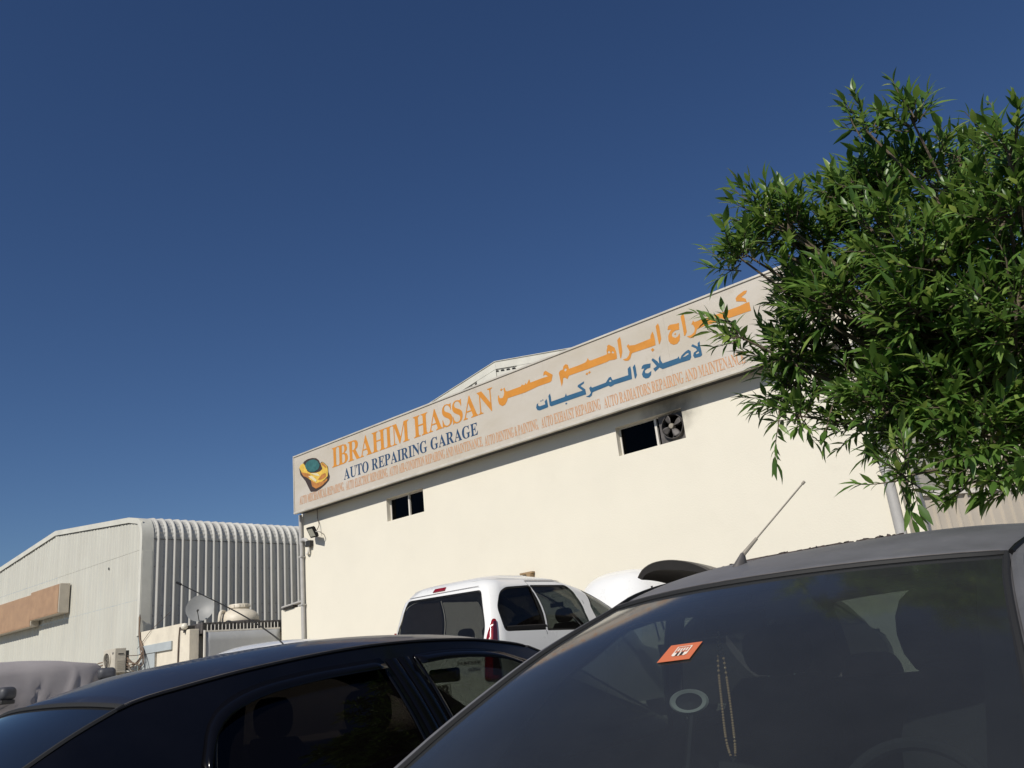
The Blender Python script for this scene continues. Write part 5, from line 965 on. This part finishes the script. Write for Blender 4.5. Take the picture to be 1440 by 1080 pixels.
X = Matrix.Translation((-1.325, 2.19, 1.150)) @ Matrix.Rotation(R(18), 4, 'Z') @ Matrix.Rotation(R(80), 4, 'X') @ Matrix.Rotation(R(0), 4, 'Z')
X = X @ Matrix.Diagonal((1.05, .62, 1, 1))
MB().lathe((0,0,0), [(.038, -.006), (.05, -.004), (.053, .004), (.048, .010), (.036, .006)], 32, M4=X).build('rim', M['paper'], hd_, smooth=True)
MB().lathe((0,0,0), [(.001, .0), (.037, .002)], 32, M4=X).build('disc', M['black_plastic'], hd_)
MB().tube([(-1.325, 2.195, 1.115), (-1.345, 2.15, .955)], .012, 8).build('stem', M['black_plastic'], hd_)
for sg in (1, -1):
    mb = MB(); X = Matrix.Translation((sc.cx+sg*.90, 1.98, 1.00))
    xbox(mb, (-.08, -.05, -.06), (.08, .05, .06), X); mb.build('wing_mirror', M['silver_paint'], s_root, bevel=.03)

# ---- blue-black saloon, seen from its rear right corner
b_root = thing('saloon_car', (-3.35, 2.3, 0), 'glossy blue-black saloon with dark tinted windows on the left of the grey hatchback', 'car', 'cars parked in front of the garage')
bc = Car(b_root, -3.35, 0,
    rail=[(1.29, 1.290, .545), (1.48, 1.330, .555), (1.72, 1.368, .565), (2.09, 1.408, .572), (2.42, 1.424, .572), (2.79, 1.418, .568), (3.02, 1.398, .560), (3.23, 1.366, .550)],
    near=[(.66, .97, .66), (.86, 1.08, .63), (1.10, 1.21, .59)],
    far=[(3.5, 1.27, .57), (3.85, 1.10, .61), (4.15, .95, .66)],
    belt=[(.6, .97), (1.4, .93), (2.5, .90), (4.2, .87)], hwb=.83, crown=.062, bn=.05, bf=.07, y0=-.1, y1=4.6)
bc.dirn = 1
bw1 = rounded([(1.45, .955), (1.475, 1.12), (1.55, 1.262), (1.72, 1.315), (1.93, 1.343), (2.265, 1.366), (2.36, .945)], [.03, .08, .1, .08, .05, .015, .02])
bw2 = rounded([(2.52, .94), (2.43, 1.368), (2.58, 1.378), (2.78, 1.375), (2.98, 1.35), (3.27, 1.262), (3.98, .975)], [.02, .015, .08, .08, .08, .08, .04])
bc.sidepanel([bw1, bw2], M['black_paint'], step=.07)
for p, mm in ((bw1, 'tint_glass'), (bw2, 'clearish')): bc.window(p, M[mm], M['guard'])
bc.roof(M['black_roof'], k=2.6)
bc.headliner(M['cloth'])
bc.screen('near', M['tint_rear'], 'rear_window', M['black_plastic'], fw=.06)
bc.screen('far', M['car_glass'], 'windscreen', M['black_plastic'])
bc.lower(M['black_paint'], .93, .72)
for sg in (1, -1):
    ys = [1.26+i*.05 for i in range(40)]
    MB().tube([(bc.cx+sg*(bc.hr(y)+.001), y, bc.zt(y)+.002) for y in ys], .0055, 6).build('roof_moulding', M['black_plastic'], b_root, smooth=True)
    MB().tube([(bc.cx+sg*(bc.hr(y)-.008), y, bc.zt(y)+.009) for y in ys], .0022, 5).build('moulding_highlight', M['soot'], b_root, smooth=True)  # thin lighter tube draws in the highlight along the dark moulding
    # rain guards above the side windows
    for pts in ([(1.44, 1.10), (1.50, 1.21), (1.58, 1.272), (1.72, 1.318), (1.93, 1.346), (2.10, 1.358), (2.26, 1.367)], [(2.44, 1.372), (2.60, 1.382), (2.78, 1.378), (2.98, 1.353), (3.24, 1.255), (3.4, 1.16)]):
        c1 = spl([(0, *p) for p in pts], 22)
        rows = [[bc.P(sg, .006)(p.y, p.z+.004), bc.P(sg, .022)(p.y, p.z-.016), bc.P(sg, .030)(p.y+(.004 if p.y < 2 else 0), p.z-.036)] for p in c1]
        MB().grid(rows).build('rain_guard', M['guard'], b_root, smooth=True, solid=.002)
    # pillar covers between the doors
    for a, b in (((2.285, 1.366), (2.385, .945)), ((2.35, 1.368), (2.45, .945))):
        c1 = [(a[0]+(b[0]-a[0])*t/8, a[1]+(b[1]-a[1])*t/8) for t in range(9)]
        MB().grid([[bc.P(sg, .004)(y, z), bc.P(sg, .007)(y+.006, z), bc.P(sg, .007)(y+.052, z), bc.P(sg, .003)(y+.058, z)] for y, z in c1]).build('pillar_cover', M['guard'], b_root, smooth=True)
for x in (-3.0, -3.7): seat(bc, x, 2.55, .5, 1, 1.19, M['cloth'])
for x in (-3.0, -3.35, -3.7): seat(bc, x, 1.55, .5, 1, 1.10, M['cloth'], .2)
xbox(MB(), (-.125, -.014, -.034), (.125, .016, .034), Matrix.Translation((-3.33, 3.17, 1.275)) @ Matrix.Rotation(R(-8), 4, 'Z')).build('mirror', M['black_plastic'], b_root, bevel=.030, segs=4)
box('parcel_shelf', (-3.95, .8, .93), (-2.75, 1.4, .95), M['cloth'], b_root)
MB().grid([[(bc.cx+u*.7, y, z) for u in [-1+.25*i for i in range(9)]] for y, z in ((3.2, .7), (3.22, .90), (3.4, .94), (4.0, .93))]).build('dashboard', M['black_plastic'], b_root, smooth=True)
MB().tube(spl([(-3.80, 2.56, 1.455), (-3.83, 2.555, 1.50), (-3.93, 2.53, 1.575), (-4.15, 2.48, 1.70), (-4.58, 2.38, 1.905)], 24), .004, 6, taper=.0028).tube([(-4.565, 2.383, 1.898), (-4.60, 2.375, 1.914)], .0065, 8).build('aerial', M['black_plastic'], b_root)
mb = MB(); rows = []
for t in range(9):     # red high-level lamp cover behind the rear glass corner
    pass
box('high_brake_light', (-3.45, 1.02, 1.06), (-3.25, 1.06, 1.09), M['red'], b_root, .004)

# ---- white van, rear towards the camera
v_root = thing('passenger_van', (-7.37, 9.0, .45), 'white passenger van with tinted windows parked nose to the garage wall', 'van')
VCX = -7.40; VG = .45
def v_hw(z): return lerp_tab([(.6, .89), (1.0, .91), (1.45, .905), (1.7, .875), (1.95, .82), (2.12, .775), (2.20, .73), (2.26, .62), (2.295, .50)], z)
def v_yn(z): return lerp_tab([(.6, 6.97), (1.0, 6.92), (1.45, 6.94), (1.7, 7.0), (2.0, 7.07), (2.15, 7.12), (2.24, 7.19), (2.28, 7.28), (2.30, 7.40)], z)
def v_yf(z): return lerp_tab([(.6, 11.0), (1.0, 11.05), (1.2, 10.9), (1.35, 10.1), (1.5, 9.95), (1.8, 9.62), (2.0, 9.25), (2.15, 8.85), (2.25, 8.55), (2.30, 8.3)], z)
VA, VY0, VB = .8, 7.0, 10.0
def v_plan(s_, z, off=0.0):
    """s_: distance along the plan outline from the middle of the rear door; beyond +-(VA + 3) it runs round the front"""
    sg = 1 if s_ >= 0 else -1; a = abs(s_); hw = v_hw(z)+off; yn = v_yn(z)-off; yf = v_yf(z)+off
    r = .17; rf = .35
    if a <= VA:
        x = a/VA*hw; d = hw-x
        if d < r: th = math.pi/4*(1-d/r); return (VCX+sg*(hw-r+r*math.sin(th)), yn+r-r*math.cos(th), z)
        return (VCX+sg*x, yn-.02*(1-(x/hw)**2), z)
    if a <= VA+3:
        t = (a-VA)/3; y = yn+t*(yf-yn) if False else yn + (yf-yn)*t
        d = y-yn
        if d < r: th = math.pi/4*(1+d/r); return (VCX+sg*(hw-r+r*math.sin(th)), yn+r-r*math.cos(th), z)
        d = yf-y
        if d < rf: th = math.pi/4*(1+d/rf); return (VCX+sg*(hw-rf+rf*math.sin(th)), yf-rf+rf*math.cos(th), z)
        return (VCX+sg*hw, y, z)
    x = hw*(1-(a-VA-3)/.8); d = hw-x
    if d < rf: th = math.pi/4*(1-d/rf); return (VCX+sg*(hw-rf+rf*math.sin(th)), yf-rf+rf*math.cos(th), z)
    return (VCX+sg*max(0, x), yf, z)
def vs_of(y, z):       # outline parameter of a point on the van's side
    return VA + 3*(y-v_yn(z))/(v_yf(z)-v_yn(z))
def sidepoly(pts, sg=1): return [(sg*vs_of(y, z), z) for y, z in pts]
w_rear = rounded([(-.72, 1.50), (.655, 1.50), (.69, 1.72), (.66, 2.12), (-.64, 2.14), (-.71, 1.80)], [.06, .06, .06, .05, .07, .2])
rq = rounded([(7.17, 1.64), (7.12, 1.90), (7.22, 2.07), (7.36, 2.135), (7.782, 2.155), (7.880, 1.63)], [.06, .06, .06, .06, .015, .015])
rd = rounded([(7.905, 1.62), (7.805, 2.155), (8.47, 2.155), (8.60, 2.07), (8.73, 1.75), (8.76, 1.60)], [.015, .015, .05, .06, .06, .04])
rf_ = rounded([(8.93, 1.60), (8.86, 1.85), (8.78, 2.115), (8.90, 2.115), (9.20, 2.015), (9.52, 1.80), (9.70, 1.62)], [.03, .03, .04, .06, .1, .1, .04])
SIDEW = [rq, rd, rf_]
holes = [w_rear] + [sidepoly(p) for p in SIDEW] + [sidepoly(p, -1) for p in SIDEW]
ws = [(3.92, 1.48), (4.58, 1.48), (4.58, 2.16), (3.96, 2.16)]
holes += [ws, [(-x, z) for x, z in ws]]
outer = [(-4.6, .68), (4.6, .68), (4.6, 2.24), (-4.6, 2.24)]
mb = MB(); panel(mb, outer, holes, .085, v_plan)
mb.build('body', M['white_paint'], v_root, curved=True)
rows = []
ss = [-4.6+9.2*i/150 for i in range(151)]
for z in (2.238, 2.255, 2.27, 2.285, 2.295, 2.30): rows.append([v_plan(s_, z) for s_ in ss])
last = rows[-1]; c0 = Vector((VCX, 7.85, 2.335))
for t in (.25, .5, .75, .98):
    rows.append([(VCX+(p[0]-VCX)*(1-t), c0.y+(p[1]-c0.y)*(1-t), 2.30+.035*(1-(1-t)**2)) for p in last])
MB().grid(rows, flip=True).build('roof', M['white_paint'], v_root, smooth=True)
def vwin(poly, m, name='side_window'):
    mb = MB(); panel(mb, poly, [], .09, lambda a, z: v_plan(a, z, -.012)); o_ = mb.build(name, m, v_root, smooth=True)
    mb = MB(); outline_strip(mb, poly, .022, .05, lambda a, z: v_plan(a, z, -.006)); mb.build('black_border', M['black_plastic'], o_, smooth=True)
    return o_
vwin(w_rear, M['van_glass'], 'rear_window')
for sg in (1, -1):
    for p, mm in ((rq, 'tint_glass'), (rd, 'van_glass'), (rf_, 'car_glass')):
        o_ = vwin(sidepoly(p, sg), M[mm])
    # sill bar of the opening rear side window
    c1 = [(sg*vs_of(y, 1.668), 1.668) for y in [7.22+.64*i/10 for i in range(11)]]
    MB().grid([[v_plan(a, z-.02, .004), v_plan(a, z+.018, .01), v_plan(a, z+.03, .002)] for a, z in c1]).build('window_bar', M['black_plastic'], v_root, solid=.01)
for p in (ws, [(-x, z) for x, z in ws]): vwin(p, M['car_glass'], 'windscreen')
def vline(pts, w_, name, m, off=.0015):
    MB().grid([[v_plan(vs_of(y, z)-w_/2, z, off), v_plan(vs_of(y, z)+w_/2, z, off)] for y, z in pts]).build(name, m, v_root)
vline([(7.893, 1.66), (7.84, 1.9), (7.800, 2.10), (7.794, 2.14)], .034, 'window_pillar', M['black_plastic'], .001)
vline([(7.885-.0, 1.0), (7.88, 1.6), (7.80, 2.05), (7.785, 2.15), (7.775, 2.22)], .008, 'door_seam', M['rubber'])
vline([(8.84, 1.0), (8.82, 1.6), (8.72, 1.95), (8.62, 2.15), (8.58, 2.22)], .008, 'door_seam', M['rubber'])
MB().grid([[v_plan(vs_of(y, 2.216), 2.212, .0015), v_plan(vs_of(y, 2.216), 2.22, .0015)] for y in [7.78+.8*i/10 for i in range(11)]]).build('door_seam', M['rubber'], v_root)
MB().grid([[v_plan(a, 2.165, .002) , v_plan(a, 2.171, .002)] for a in [-.62+1.24*i/12 for i in range(13)]]).build('rear_door_seam', M['soot'], v_root)
# high brake light, tail lights, plate, lettering, bumper
MB().grid([[v_plan(a, z, .008) for a in [-.19+.036*i for i in range(7)]] for z in (2.193, 2.230)]).build('high_brake_light', M['red'], v_root, solid=.02)
for sg in (1, -1):
    out_ = rounded([(.66, 1.15), (.87, 1.15), (.85, 1.78), (.79, 1.79), (.70, 1.60)], [.04, .04, .02, .03, .12])
    mb = MB(); panel(mb, [(sg*a, z) for a, z in out_], [], .05, lambda a, z: v_plan(a, z, .018)); tl = mb.build('tail_light', M['red'], v_root, smooth=True, solid=.03)
    inn = rounded([(.775, 1.2), (.86, 1.2), (.842, 1.76), (.80, 1.76)], .015)
    mb = MB(); panel(mb, [(sg*a, z) for a, z in inn], [], .05, lambda a, z: v_plan(a, z, .021)); mb.build('smoked_lens', mat('smoked_red_lens', (.04, .004, .006), .12, coat=1), tl, smooth=True)
fv = lambda d: (lambda u, z: (u, v_yn(z)-.012-d, z))
pl_ = MB().add([fv(.012)(u, z) for u, z in ((-7.67, 1.035), (-7.15, 1.035), (-7.15, 1.155), (-7.67, 1.155))], [(0,1,2,3)]).build('number_plate', M['paper'], v_root, solid=.01)
mb = MB(); [text_mesh(mb, '33212', (lambda u, z, e=e, h=h: fv(.028+abs(e)*.2+h*.5)(u+e, z+h)), -7.47, -7.175, 1.058, 1.142, .10) for e in (-.008, -.004, 0, .004, .008) for h in (0, .003)]; text_mesh(mb, '7', fv(.028), -7.63, -7.60, 1.08, 1.13); mb.build('plate_digits', M['p_dark'], pl_)
MB().add([fv(.027)(u, z) for u, z in ((-7.67, 1.020), (-7.15, 1.020), (-7.15, 1.046), (-7.67, 1.046))], [(0,1,2,3)]).build('plate_band', M['p_dark'], pl_)
mb = MB(); text_mesh(mb, 'PARTNER', fv(.01), -7.04, -6.68, 1.335, 1.368, .10); text_mesh(mb, 'TEPEE', fv(.01), -6.88, -6.68, 1.262, 1.297, .06); mb.build('door_lettering', M['p_dark'], v_root)
box('handle_trim', (-7.9, 6.9, 1.21), (-7.30, 6.95, 1.27), M['black_plastic'], v_root, .012)
mb = MB(); mb.grid([[v_plan(a, z, .05) for a in [-1.1+2.2*i/30 for i in range(31)]] for z in (.72, .95)]).build('rear_bumper', M['white_paint'], v_root, smooth=True, solid=.05)
for x in (-7.75, -7.0):
    class _t: pass
vc = Car(v_root, VCX, VG, [(7.4, 2.2, .6), (8.3, 2.2, .6)], [(7.0, 1.4, .8)], [(9.6, 1.4, .8)], [(7, 1.4), (9.6, 1.4)], .82, .01, 0, 0, 7, 11)
for x in (-7.75, -7.0): seat(vc, x, 9.0, 1.0, 1, 1.84, M['cloth'])
for x in (-7.8, -7.37, -6.95): seat(vc, x, 8.0, 1.0, 1, 1.70, M['cloth'], .2)
box('cabin_floor', (VCX-.75, 7.1, .9), (VCX+.75, 10.0, .94), M['cloth'], v_root)
xbox(MB(), (-.11, -.01, -.03), (.11, .015, .03), Matrix.Translation((-7.3, 9.1, 1.98))).build('mirror', M['black_plastic'], v_root, bevel=.01)
for yy in (7.75, 10.3):
    for sg in (1, -1):
        w_ = MB().lathe((VCX+sg*.78, yy, VG+.31), [(.19, -.1), (.3, -.1), (.315, -.06), (.315, .06), (.3, .1), (.19, .1)], 28, 'X').build('wheel', M['tyre'], v_root, smooth=40)
        MB().lathe((VCX+sg*.78, yy, VG+.31), [(.001, .03*sg), (.05, .06*sg), (.16, .04*sg), (.19, .085*sg), (.2, .1*sg)], 20, 'X').build('rim', M['rim'], w_, smooth=40)
MB().tube([(-6.46, 9.2, 1.62), (-6.30, 9.2, 1.62)], .03, 8).build('mirror_arm', M['black_plastic'], v_root)
box('wing_mirror', (-6.38, 9.12, 1.55), (-6.18, 9.24, 1.78), M['white_paint'], v_root, .03)

# ---- simpler whole cars further back
def far_car(name, loc, g, L_, H, m, label, cat='car', dirn=1, hw=.82):
    cx, y0 = loc; r_ = thing(name, (cx, y0+L_/2, g), label, cat, 'cars parked in front of the garage')
    q = lambda f: y0+L_*f
    c = Car(r_, cx, g,
        rail=[(q(.24), g+H*.93, .55), (q(.34), g+H*.985, .58), (q(.45), g+H, .59), (q(.56), g+H*.98, .58), (q(.64), g+H*.94, .56)],
        near=[(q(.12), g+H*.70, .66), (q(.18), g+H*.82, .60)], far=[(q(.72), g+H*.84, .60), (q(.80), g+H*.66, .66)],
        belt=[(q(.1), g+H*.68), (q(.8), g+H*.62)], hwb=hw, crown=.055, bn=.05, bf=.07, y0=y0, y1=y0+L_)
    c.dirn = dirn
    a = rounded([(q(.225), g+H*.70), (q(.27), g+H*.86), (q(.34), g+H*.92), (q(.43), g+H*.935), (q(.44), g+H*.69)], .05)
    b = rounded([(q(.46), g+H*.69), (q(.45), g+H*.935), (q(.56), g+H*.91), (q(.63), g+H*.86), (q(.74), g+H*.68)], .05)
    c.sidepanel([a, b], m, step=.12); c.window(a, M['tint_glass'], M['rubber']); c.window(b, M['tint_glass'], M['rubber'])
    c.roof(m); c.screen('near', M['tint_rear'], 'rear_window' if dirn > 0 else 'windscreen', M['black_plastic'])
    c.screen('far', M['car_glass'], 'windscreen' if dirn > 0 else 'rear_window', M['black_plastic']); c.lower(m, g+H*.66, g+H*.52)
    for x in (cx-.35, cx+.35): seat(c, x, q(.45), g+.5, dirn, g+H*.82, M['cloth'])
    return c
wc = far_car('white_saloon', (-11.0, 5.35), .45, 4.5, 1.435, M['white_paint'], 'white saloon whose roof just shows above the black roof, left of the garage corner')
# the van's own bonnet, raised
c1 = spl([(0, 9.98, 1.50), (0, 10.08, 1.85), (0, 10.22, 2.12), (0, 10.42, 2.34), (0, 10.68, 2.44), (0, 10.95, 2.46)], 16); rows = []
for p in c1:
    rows.append([(-7.36+u*.64, p.y+.10*u*u, p.z-.26*abs(u)**4.0-.03*u*u) for u in [-1+i/12 for i in range(25)]])
vb_ = MB().grid(rows).build('bonnet_raised', M['white_paint'], v_root, smooth=True)
MB().grid([[(-7.36+(x+7.36)*.96, y+.035, z-.02) for x, y, z in r_] for r_ in rows]).build('bonnet_lining', M['blackliner'], vb_, smooth=True)
MB().tube([(-6.85, 10.6, 2.15), (-6.8, 10.7, 1.4)], .012, 6).build('prop_rod', M['dark_metal'], vb_)
dc = far_car('dark_hatchback', (-4.92, 8.6), .45, 4.0, 1.30, M['dark_paint'], 'dark car with its bonnet raised, behind the roof of the grey hatchback', hw=.74)
sec = spl([(-5.87, 0, 2.14), (-5.79, 0, 2.225), (-5.62, 0, 2.285), (-5.36, 0, 2.280), (-5.10, 0, 2.205), (-4.88, 0, 2.08), (-4.72, 0, 1.9)], 24)
rows = [[(p.x+.05*t*t, 8.95+1.1*t, p.z-.16*t*t-.02*t) for t in [i/10 for i in range(11)]] for p in sec]
tg = MB().grid(rows).build('bonnet_raised', M['dark_paint'], dc.t, smooth=True, solid=.012)
inn = [(a.x*.93-5.3*.07+.012, a.z-.035-.085*math.sin(math.pi*min(1, i/20.))) for i, a in enumerate(sec)]
MB().grid([[(x, 8.955+1.05*t, z-.16*t*t) for t in [i/10 for i in range(11)]] for x, z in inn]).build('lining', M['blackliner'], tg, smooth=True)
MB().grid([[(a.x, 8.952, a.z-.004), (b[0], 8.956, b[1])] for a, b in zip(sec, inn)]).build('front_edge', M['blackliner'], tg, smooth=True)
MB().tube([(-5.72, 9.0, 2.02), (-5.70, 9.1, 1.5)], .012, 6).build('prop_rod', M['dark_metal'], tg)
# ---- covered car at the left edge
cv = thing('covered_car', (-12.72, 3.25, 0), 'car under a wrinkled grey fabric cover at the left edge', 'car', 'cars parked in front of the garage')
prof = [(.05, 1.04), (.35, 1.03), (.75, 1.02), (1.0, 1.0), (1.25, .985), (1.45, .965), (1.62, .94), (1.74, .90), (1.82, .82), (1.865, .68), (1.88, .5), (1.89, .25), (1.89, .02)]
pf = spl([(0, a, b) for a, b in prof], 44); ns = 260; rows = []
rf2 = random.Random(5)
folds = [(5.25-i*.235+rf2.uniform(-.07, .07), rf2.uniform(-.9, .9), rf2.uniform(.014, .040), rf2.uniform(.025, .055), rf2.uniform(.03, .45)) for i in range(20)]
for p in pf:
    row = []
    for k in range(ns):
        a = 2*math.pi*k/ns; e = .30; ca, sa = math.cos(a), math.sin(a)
        x = math.copysign(abs(ca)**e, ca)*.96*p.z; y = math.copysign(abs(sa)**e, sa)*2.2*(p.z*.5+.5 if p.y < 1.8 else p.z)
        z = p.y; X_, Y_ = -12.72+x, 3.15+y
        fd = .03*noise.noise(Vector((X_*1.3, Y_*1.3, z*1.2))) + .012*noise.noise(Vector((X_*5, Y_*5, z*3)))
        if abs(ca) > .25:
            for fy, sl, am, wd, zs_ in folds:
                dd = (Y_-fy-sl*(1.8-z)*.5)/(wd*(1+.5*(1.8-z)))
                w_ = max(0, min(1, (1.92-zs_-z)/.22+.35)) if z < 1.92 else 0
                fd += am*w_*(math.exp(-dd*dd) - .45*math.exp(-(dd-1.7)**2))
        rad = Vector((ca, sa*.5)).normalized()
        row.append((X_+rad.x*fd, Y_+rad.y*fd, max(.03, z*1.035+.03*noise.noise(Vector((X_*1.5, Y_*1.5, 0)))+fd*.2)))
    rows.append(row)
MB().grid(rows, closed=True).build('fabric_cover', M['cover'], cv, smooth=True)
for p, sz, yaw in (((-11.60, 3.90, 1.56), (.09, .10, .085), .3), ((-11.66, 5.10, 1.70), (.07, .11, .085), -.3)):
    mb = MB(); X = Matrix.Translation(p) @ Matrix.Rotation(yaw, 4, 'Z')
    xbox(mb, (-sz[0], -sz[1], -sz[2]), (sz[0], sz[1], sz[2]*.8), X)
    wm = mb.build('wing_mirror', M['mirror_grey'], cv, smooth=True, bevel=.06, segs=5)
    xbox(MB(), (sz[0]*.2, -sz[1]*1.05, -sz[2]*1.5), (sz[0]*.9, sz[1]*.7, -sz[2]*.95), X).build('mirror_arm', M['dark_metal'], wm, bevel=.01)
    MB().tube([X @ Vector((0, -sz[1]*.6, -sz[2])), X @ Vector((-.06, -sz[1]*1.5, -sz[2]*2.0)), X @ Vector((-.12, -sz[1]*1.2, -sz[2]*2.6))], .018, 8).build('mirror_bracket', M['chrome'], wm)

# ------------------------------------------------------------------ tree
tr = thing('leafy_tree', (-.75, 5.45, 0), 'leafy green tree with narrow pointed leaves overhanging the grey hatchback at the right', 'tree')
clumps = CLUMPS + [(.25, 4.9, 3.2, .5), (.45, 5.4, 2.6, .5), (.3, 5.0, 3.9, .4), (.8, 5.3, 3.3, .5), (.1, 5.7, 3.5, .5)]
mb = MB(); top = Vector((-.70, 5.2, 2.3))
mb.tube(spl([(-.75, 5.45, 0), (-.72, 5.42, .8), (-.78, 5.35, 1.5), top], 14), .10, 12, taper=.06); 
mb.build('trunk', M['bark'], tr, smooth=True)
lm_ = MB(); tw = MB(); V_ = []; F_ = []; LV = []
r3 = random.Random(11)
leaf_shape = [(0, 0, 0), (.2, .10, .03), (.45, .128, .045), (.75, .07, .012), (1, 0, -.04), (.22, 0, 0), (.5, 0, 0), (.78, 0, -.012), (.2, -.10, .03), (.45, -.128, .045), (.75, -.07, .012)]
leaf_faces = [(0, 5, 1), (1, 5, 6, 2), (2, 6, 7, 3), (3, 7, 4), (0, 8, 5), (8, 9, 6, 5), (9, 10, 7, 6), (10, 4, 7)]
leaves = []
def add_leaf(p, d, up, L_):
    d = d.normalized(); s_ = d.cross(up)
    if s_.length < .01: s_ = d.cross(Vector((1, 0, 0)))
    s_.normalize(); n = s_.cross(d)
    leaves.append((p.copy(), d, s_, n, L_, r3.uniform(.85, 1.2), r3.uniform(-.02, .18)))
def twig(p, d, L_, nl):
    d = d.normalized(); q = p.copy(); pts = [q.copy()]; seg = L_/6; cur = d.copy()
    for i in range(6):
        cur = (cur + Vector((r3.gauss(0, .1), r3.gauss(0, .1), r3.gauss(0, .08)+.035))).normalized(); q = q + cur*seg; pts.append(q.copy())
    tw.tube(pts, .0042, 5, cap=False, taper=.0016)
    side = cur.cross(Vector((0, 0, 1))); side = side.normalized() if side.length > .05 else Vector((1, 0, 0)); up = side.cross(cur).normalized()
    for i in range(nl):
        t = (i+.6)/nl; t = t**.8; k = min(5, int(t*6)); pp = pts[k].lerp(pts[k+1], t*6-k)
        ang = i*2.4+r3.uniform(-.5, .5); open_ = .35 + .75*(1-t) + r3.uniform(-.15, .25)
        dd = cur*math.cos(open_) + (side*math.cos(ang)+up*math.sin(ang))*math.sin(open_)
        dd.z -= .12
        add_leaf(pp, dd, Vector((r3.gauss(.1, .4), r3.gauss(-.5, .4), 1)).normalized(), r3.uniform(.048, .122)*(1.1 if t > .7 else 1))
for (cx_, cy_, cz_, r_) in clumps:
    c = Vector((cx_, cy_, cz_))
    # a limb from the trunk top to the clump
    m_ = top.lerp(c, .55) + Vector((r3.gauss(0, .08), r3.gauss(0, .08), -.08))
    tw.tube(spl([top, m_, c], 9), [.024-.0024*i for i in range(9)], 6, cap=False)
    n = max(9, int(590*r_**2.1)+8)
    for i in range(n):
        dr_ = Vector((r3.gauss(0, 1), r3.gauss(0, 1), r3.gauss(0, .9))).normalized(); rad = r_*r3.uniform(.15, .92)**.7
        p = c + dr_*rad*.62
        d = dr_*.9 + (c-top).normalized()*.45 + Vector((r3.gauss(0, .25), r3.gauss(0, .25), .35))
        twig(p, d, r3.uniform(.08, .22), r3.randint(7, 15))
    for i in range(max(2, int(n*.25))):
        p = c + Vector((r3.gauss(0, 1), r3.gauss(0, 1), r3.gauss(0, 1))).normalized()*r_*.5
        tw.tube(spl([c, c.lerp(p, .5)+Vector((0, 0, .02)), p], 5), .008, 5, cap=False, taper=.004)
for (p, d, L_, nl) in [((-1.12, 4.1, 2.05), (-.3, -.1, -1), .28, 12), ((-1.20, 4.1, 1.98), (.1, -.1, -1), .25, 11), ((-1.55, 4.5, 2.45), (-.5, -.2, -1), .25, 12), ((-1.85, 4.5, 2.5), (-.2, 0, -1), .3, 14),
                       ((-.9, 4.4, 1.98), (0, -.2, -1), .2, 12), ((-1.9, 4.25, 3.0), (-1, -.3, .35), .25, 14), ((-1.80, 4.25, 3.28), (-1, -.2, .3), .20, 15), ((-1.0, 4.25, 3.72), (-.2, -.1, 1), .24, 12), ((-.74, 4.25, 3.72), (0, 0, 1), .26, 13), ((-.38, 4.0, 3.30), (0, -.1, 1), .22, 12)]:
    twig(Vector(p), Vector(d), L_, nl)
tw.build('branches', M['bark'], tr, smooth=True)
# the leaves that show largest are objects, the rest one mesh
cam_p = Vector((0, 0, 1.3)); fw = Vector((-math.sin(R(40.15))*math.cos(R(18.2)), math.cos(R(40.15))*math.cos(R(18.2)), math.sin(R(18.2))))
rt = Vector((math.cos(R(40.15)), math.sin(R(40.15)), 0))
def score(l):
    v = l[0]-cam_p; z = v.dot(fw); x = v.dot(rt)/z
    if x > .60: return 1e9
    return v.length/l[4]*.1 + 3*0
order = sorted(range(len(leaves)), key=lambda i: (leaves[i][0]-cam_p).length/(leaves[i][4]+.15) if (leaves[i][0]-cam_p).dot(rt)/(leaves[i][0]-cam_p).dot(fw) < .60 else 1e9)
near_ids = set(order[:298])
protos = []
for w_, cu in ((1.0, .05), (.9, .14), (1.12, .0)):
    me = bpy.data.meshes.new('leaf'); me.from_pydata([(x, y*w_, z-cu*x*x) for x, y, z in leaf_shape], [], leaf_faces); me.materials.append(M['leaf'])
    me.polygons.foreach_set('use_smooth', [True]*len(me.polygons)); protos.append(me)
base = np.array(leaf_shape); allv = []; allf = []; n0 = 0
tl_ = Vector(tr.location)
for i, (p, d, s_, n, L_, w_, cu) in enumerate(leaves):
    if i in near_ids:
        o_ = link(bpy.data.objects.new('leaf', protos[i % 3])); o_.parent = tr
        o_.matrix_local = Matrix(((d.x*L_, s_.x*L_*w_, n.x*L_, p.x-tl_.x), (d.y*L_, s_.y*L_*w_, n.y*L_, p.y-tl_.y), (d.z*L_, s_.z*L_*w_, n.z*L_, p.z-tl_.z), (0, 0, 0, 1)))
    else:
        b = base.copy(); b[:, 1] *= w_; b[:, 2] -= cu*b[:, 0]**2; b *= L_
        allv.append(b @ np.array([d, s_, n]) + np.array(p) - np.array(tl_)); allf += [tuple(k+n0 for k in f) for f in leaf_faces]; n0 += 11
me = bpy.data.meshes.new('foliage'); me.from_pydata(np.concatenate(allv).tolist(), [], allf); me.materials.append(M['leaf'])
me.polygons.foreach_set('use_smooth', [True]*len(me.polygons))
fo = link(bpy.data.objects.new('foliage', me)); fo.parent = tr; fo['kind'] = 'stuff'
print('leaves', len(leaves))
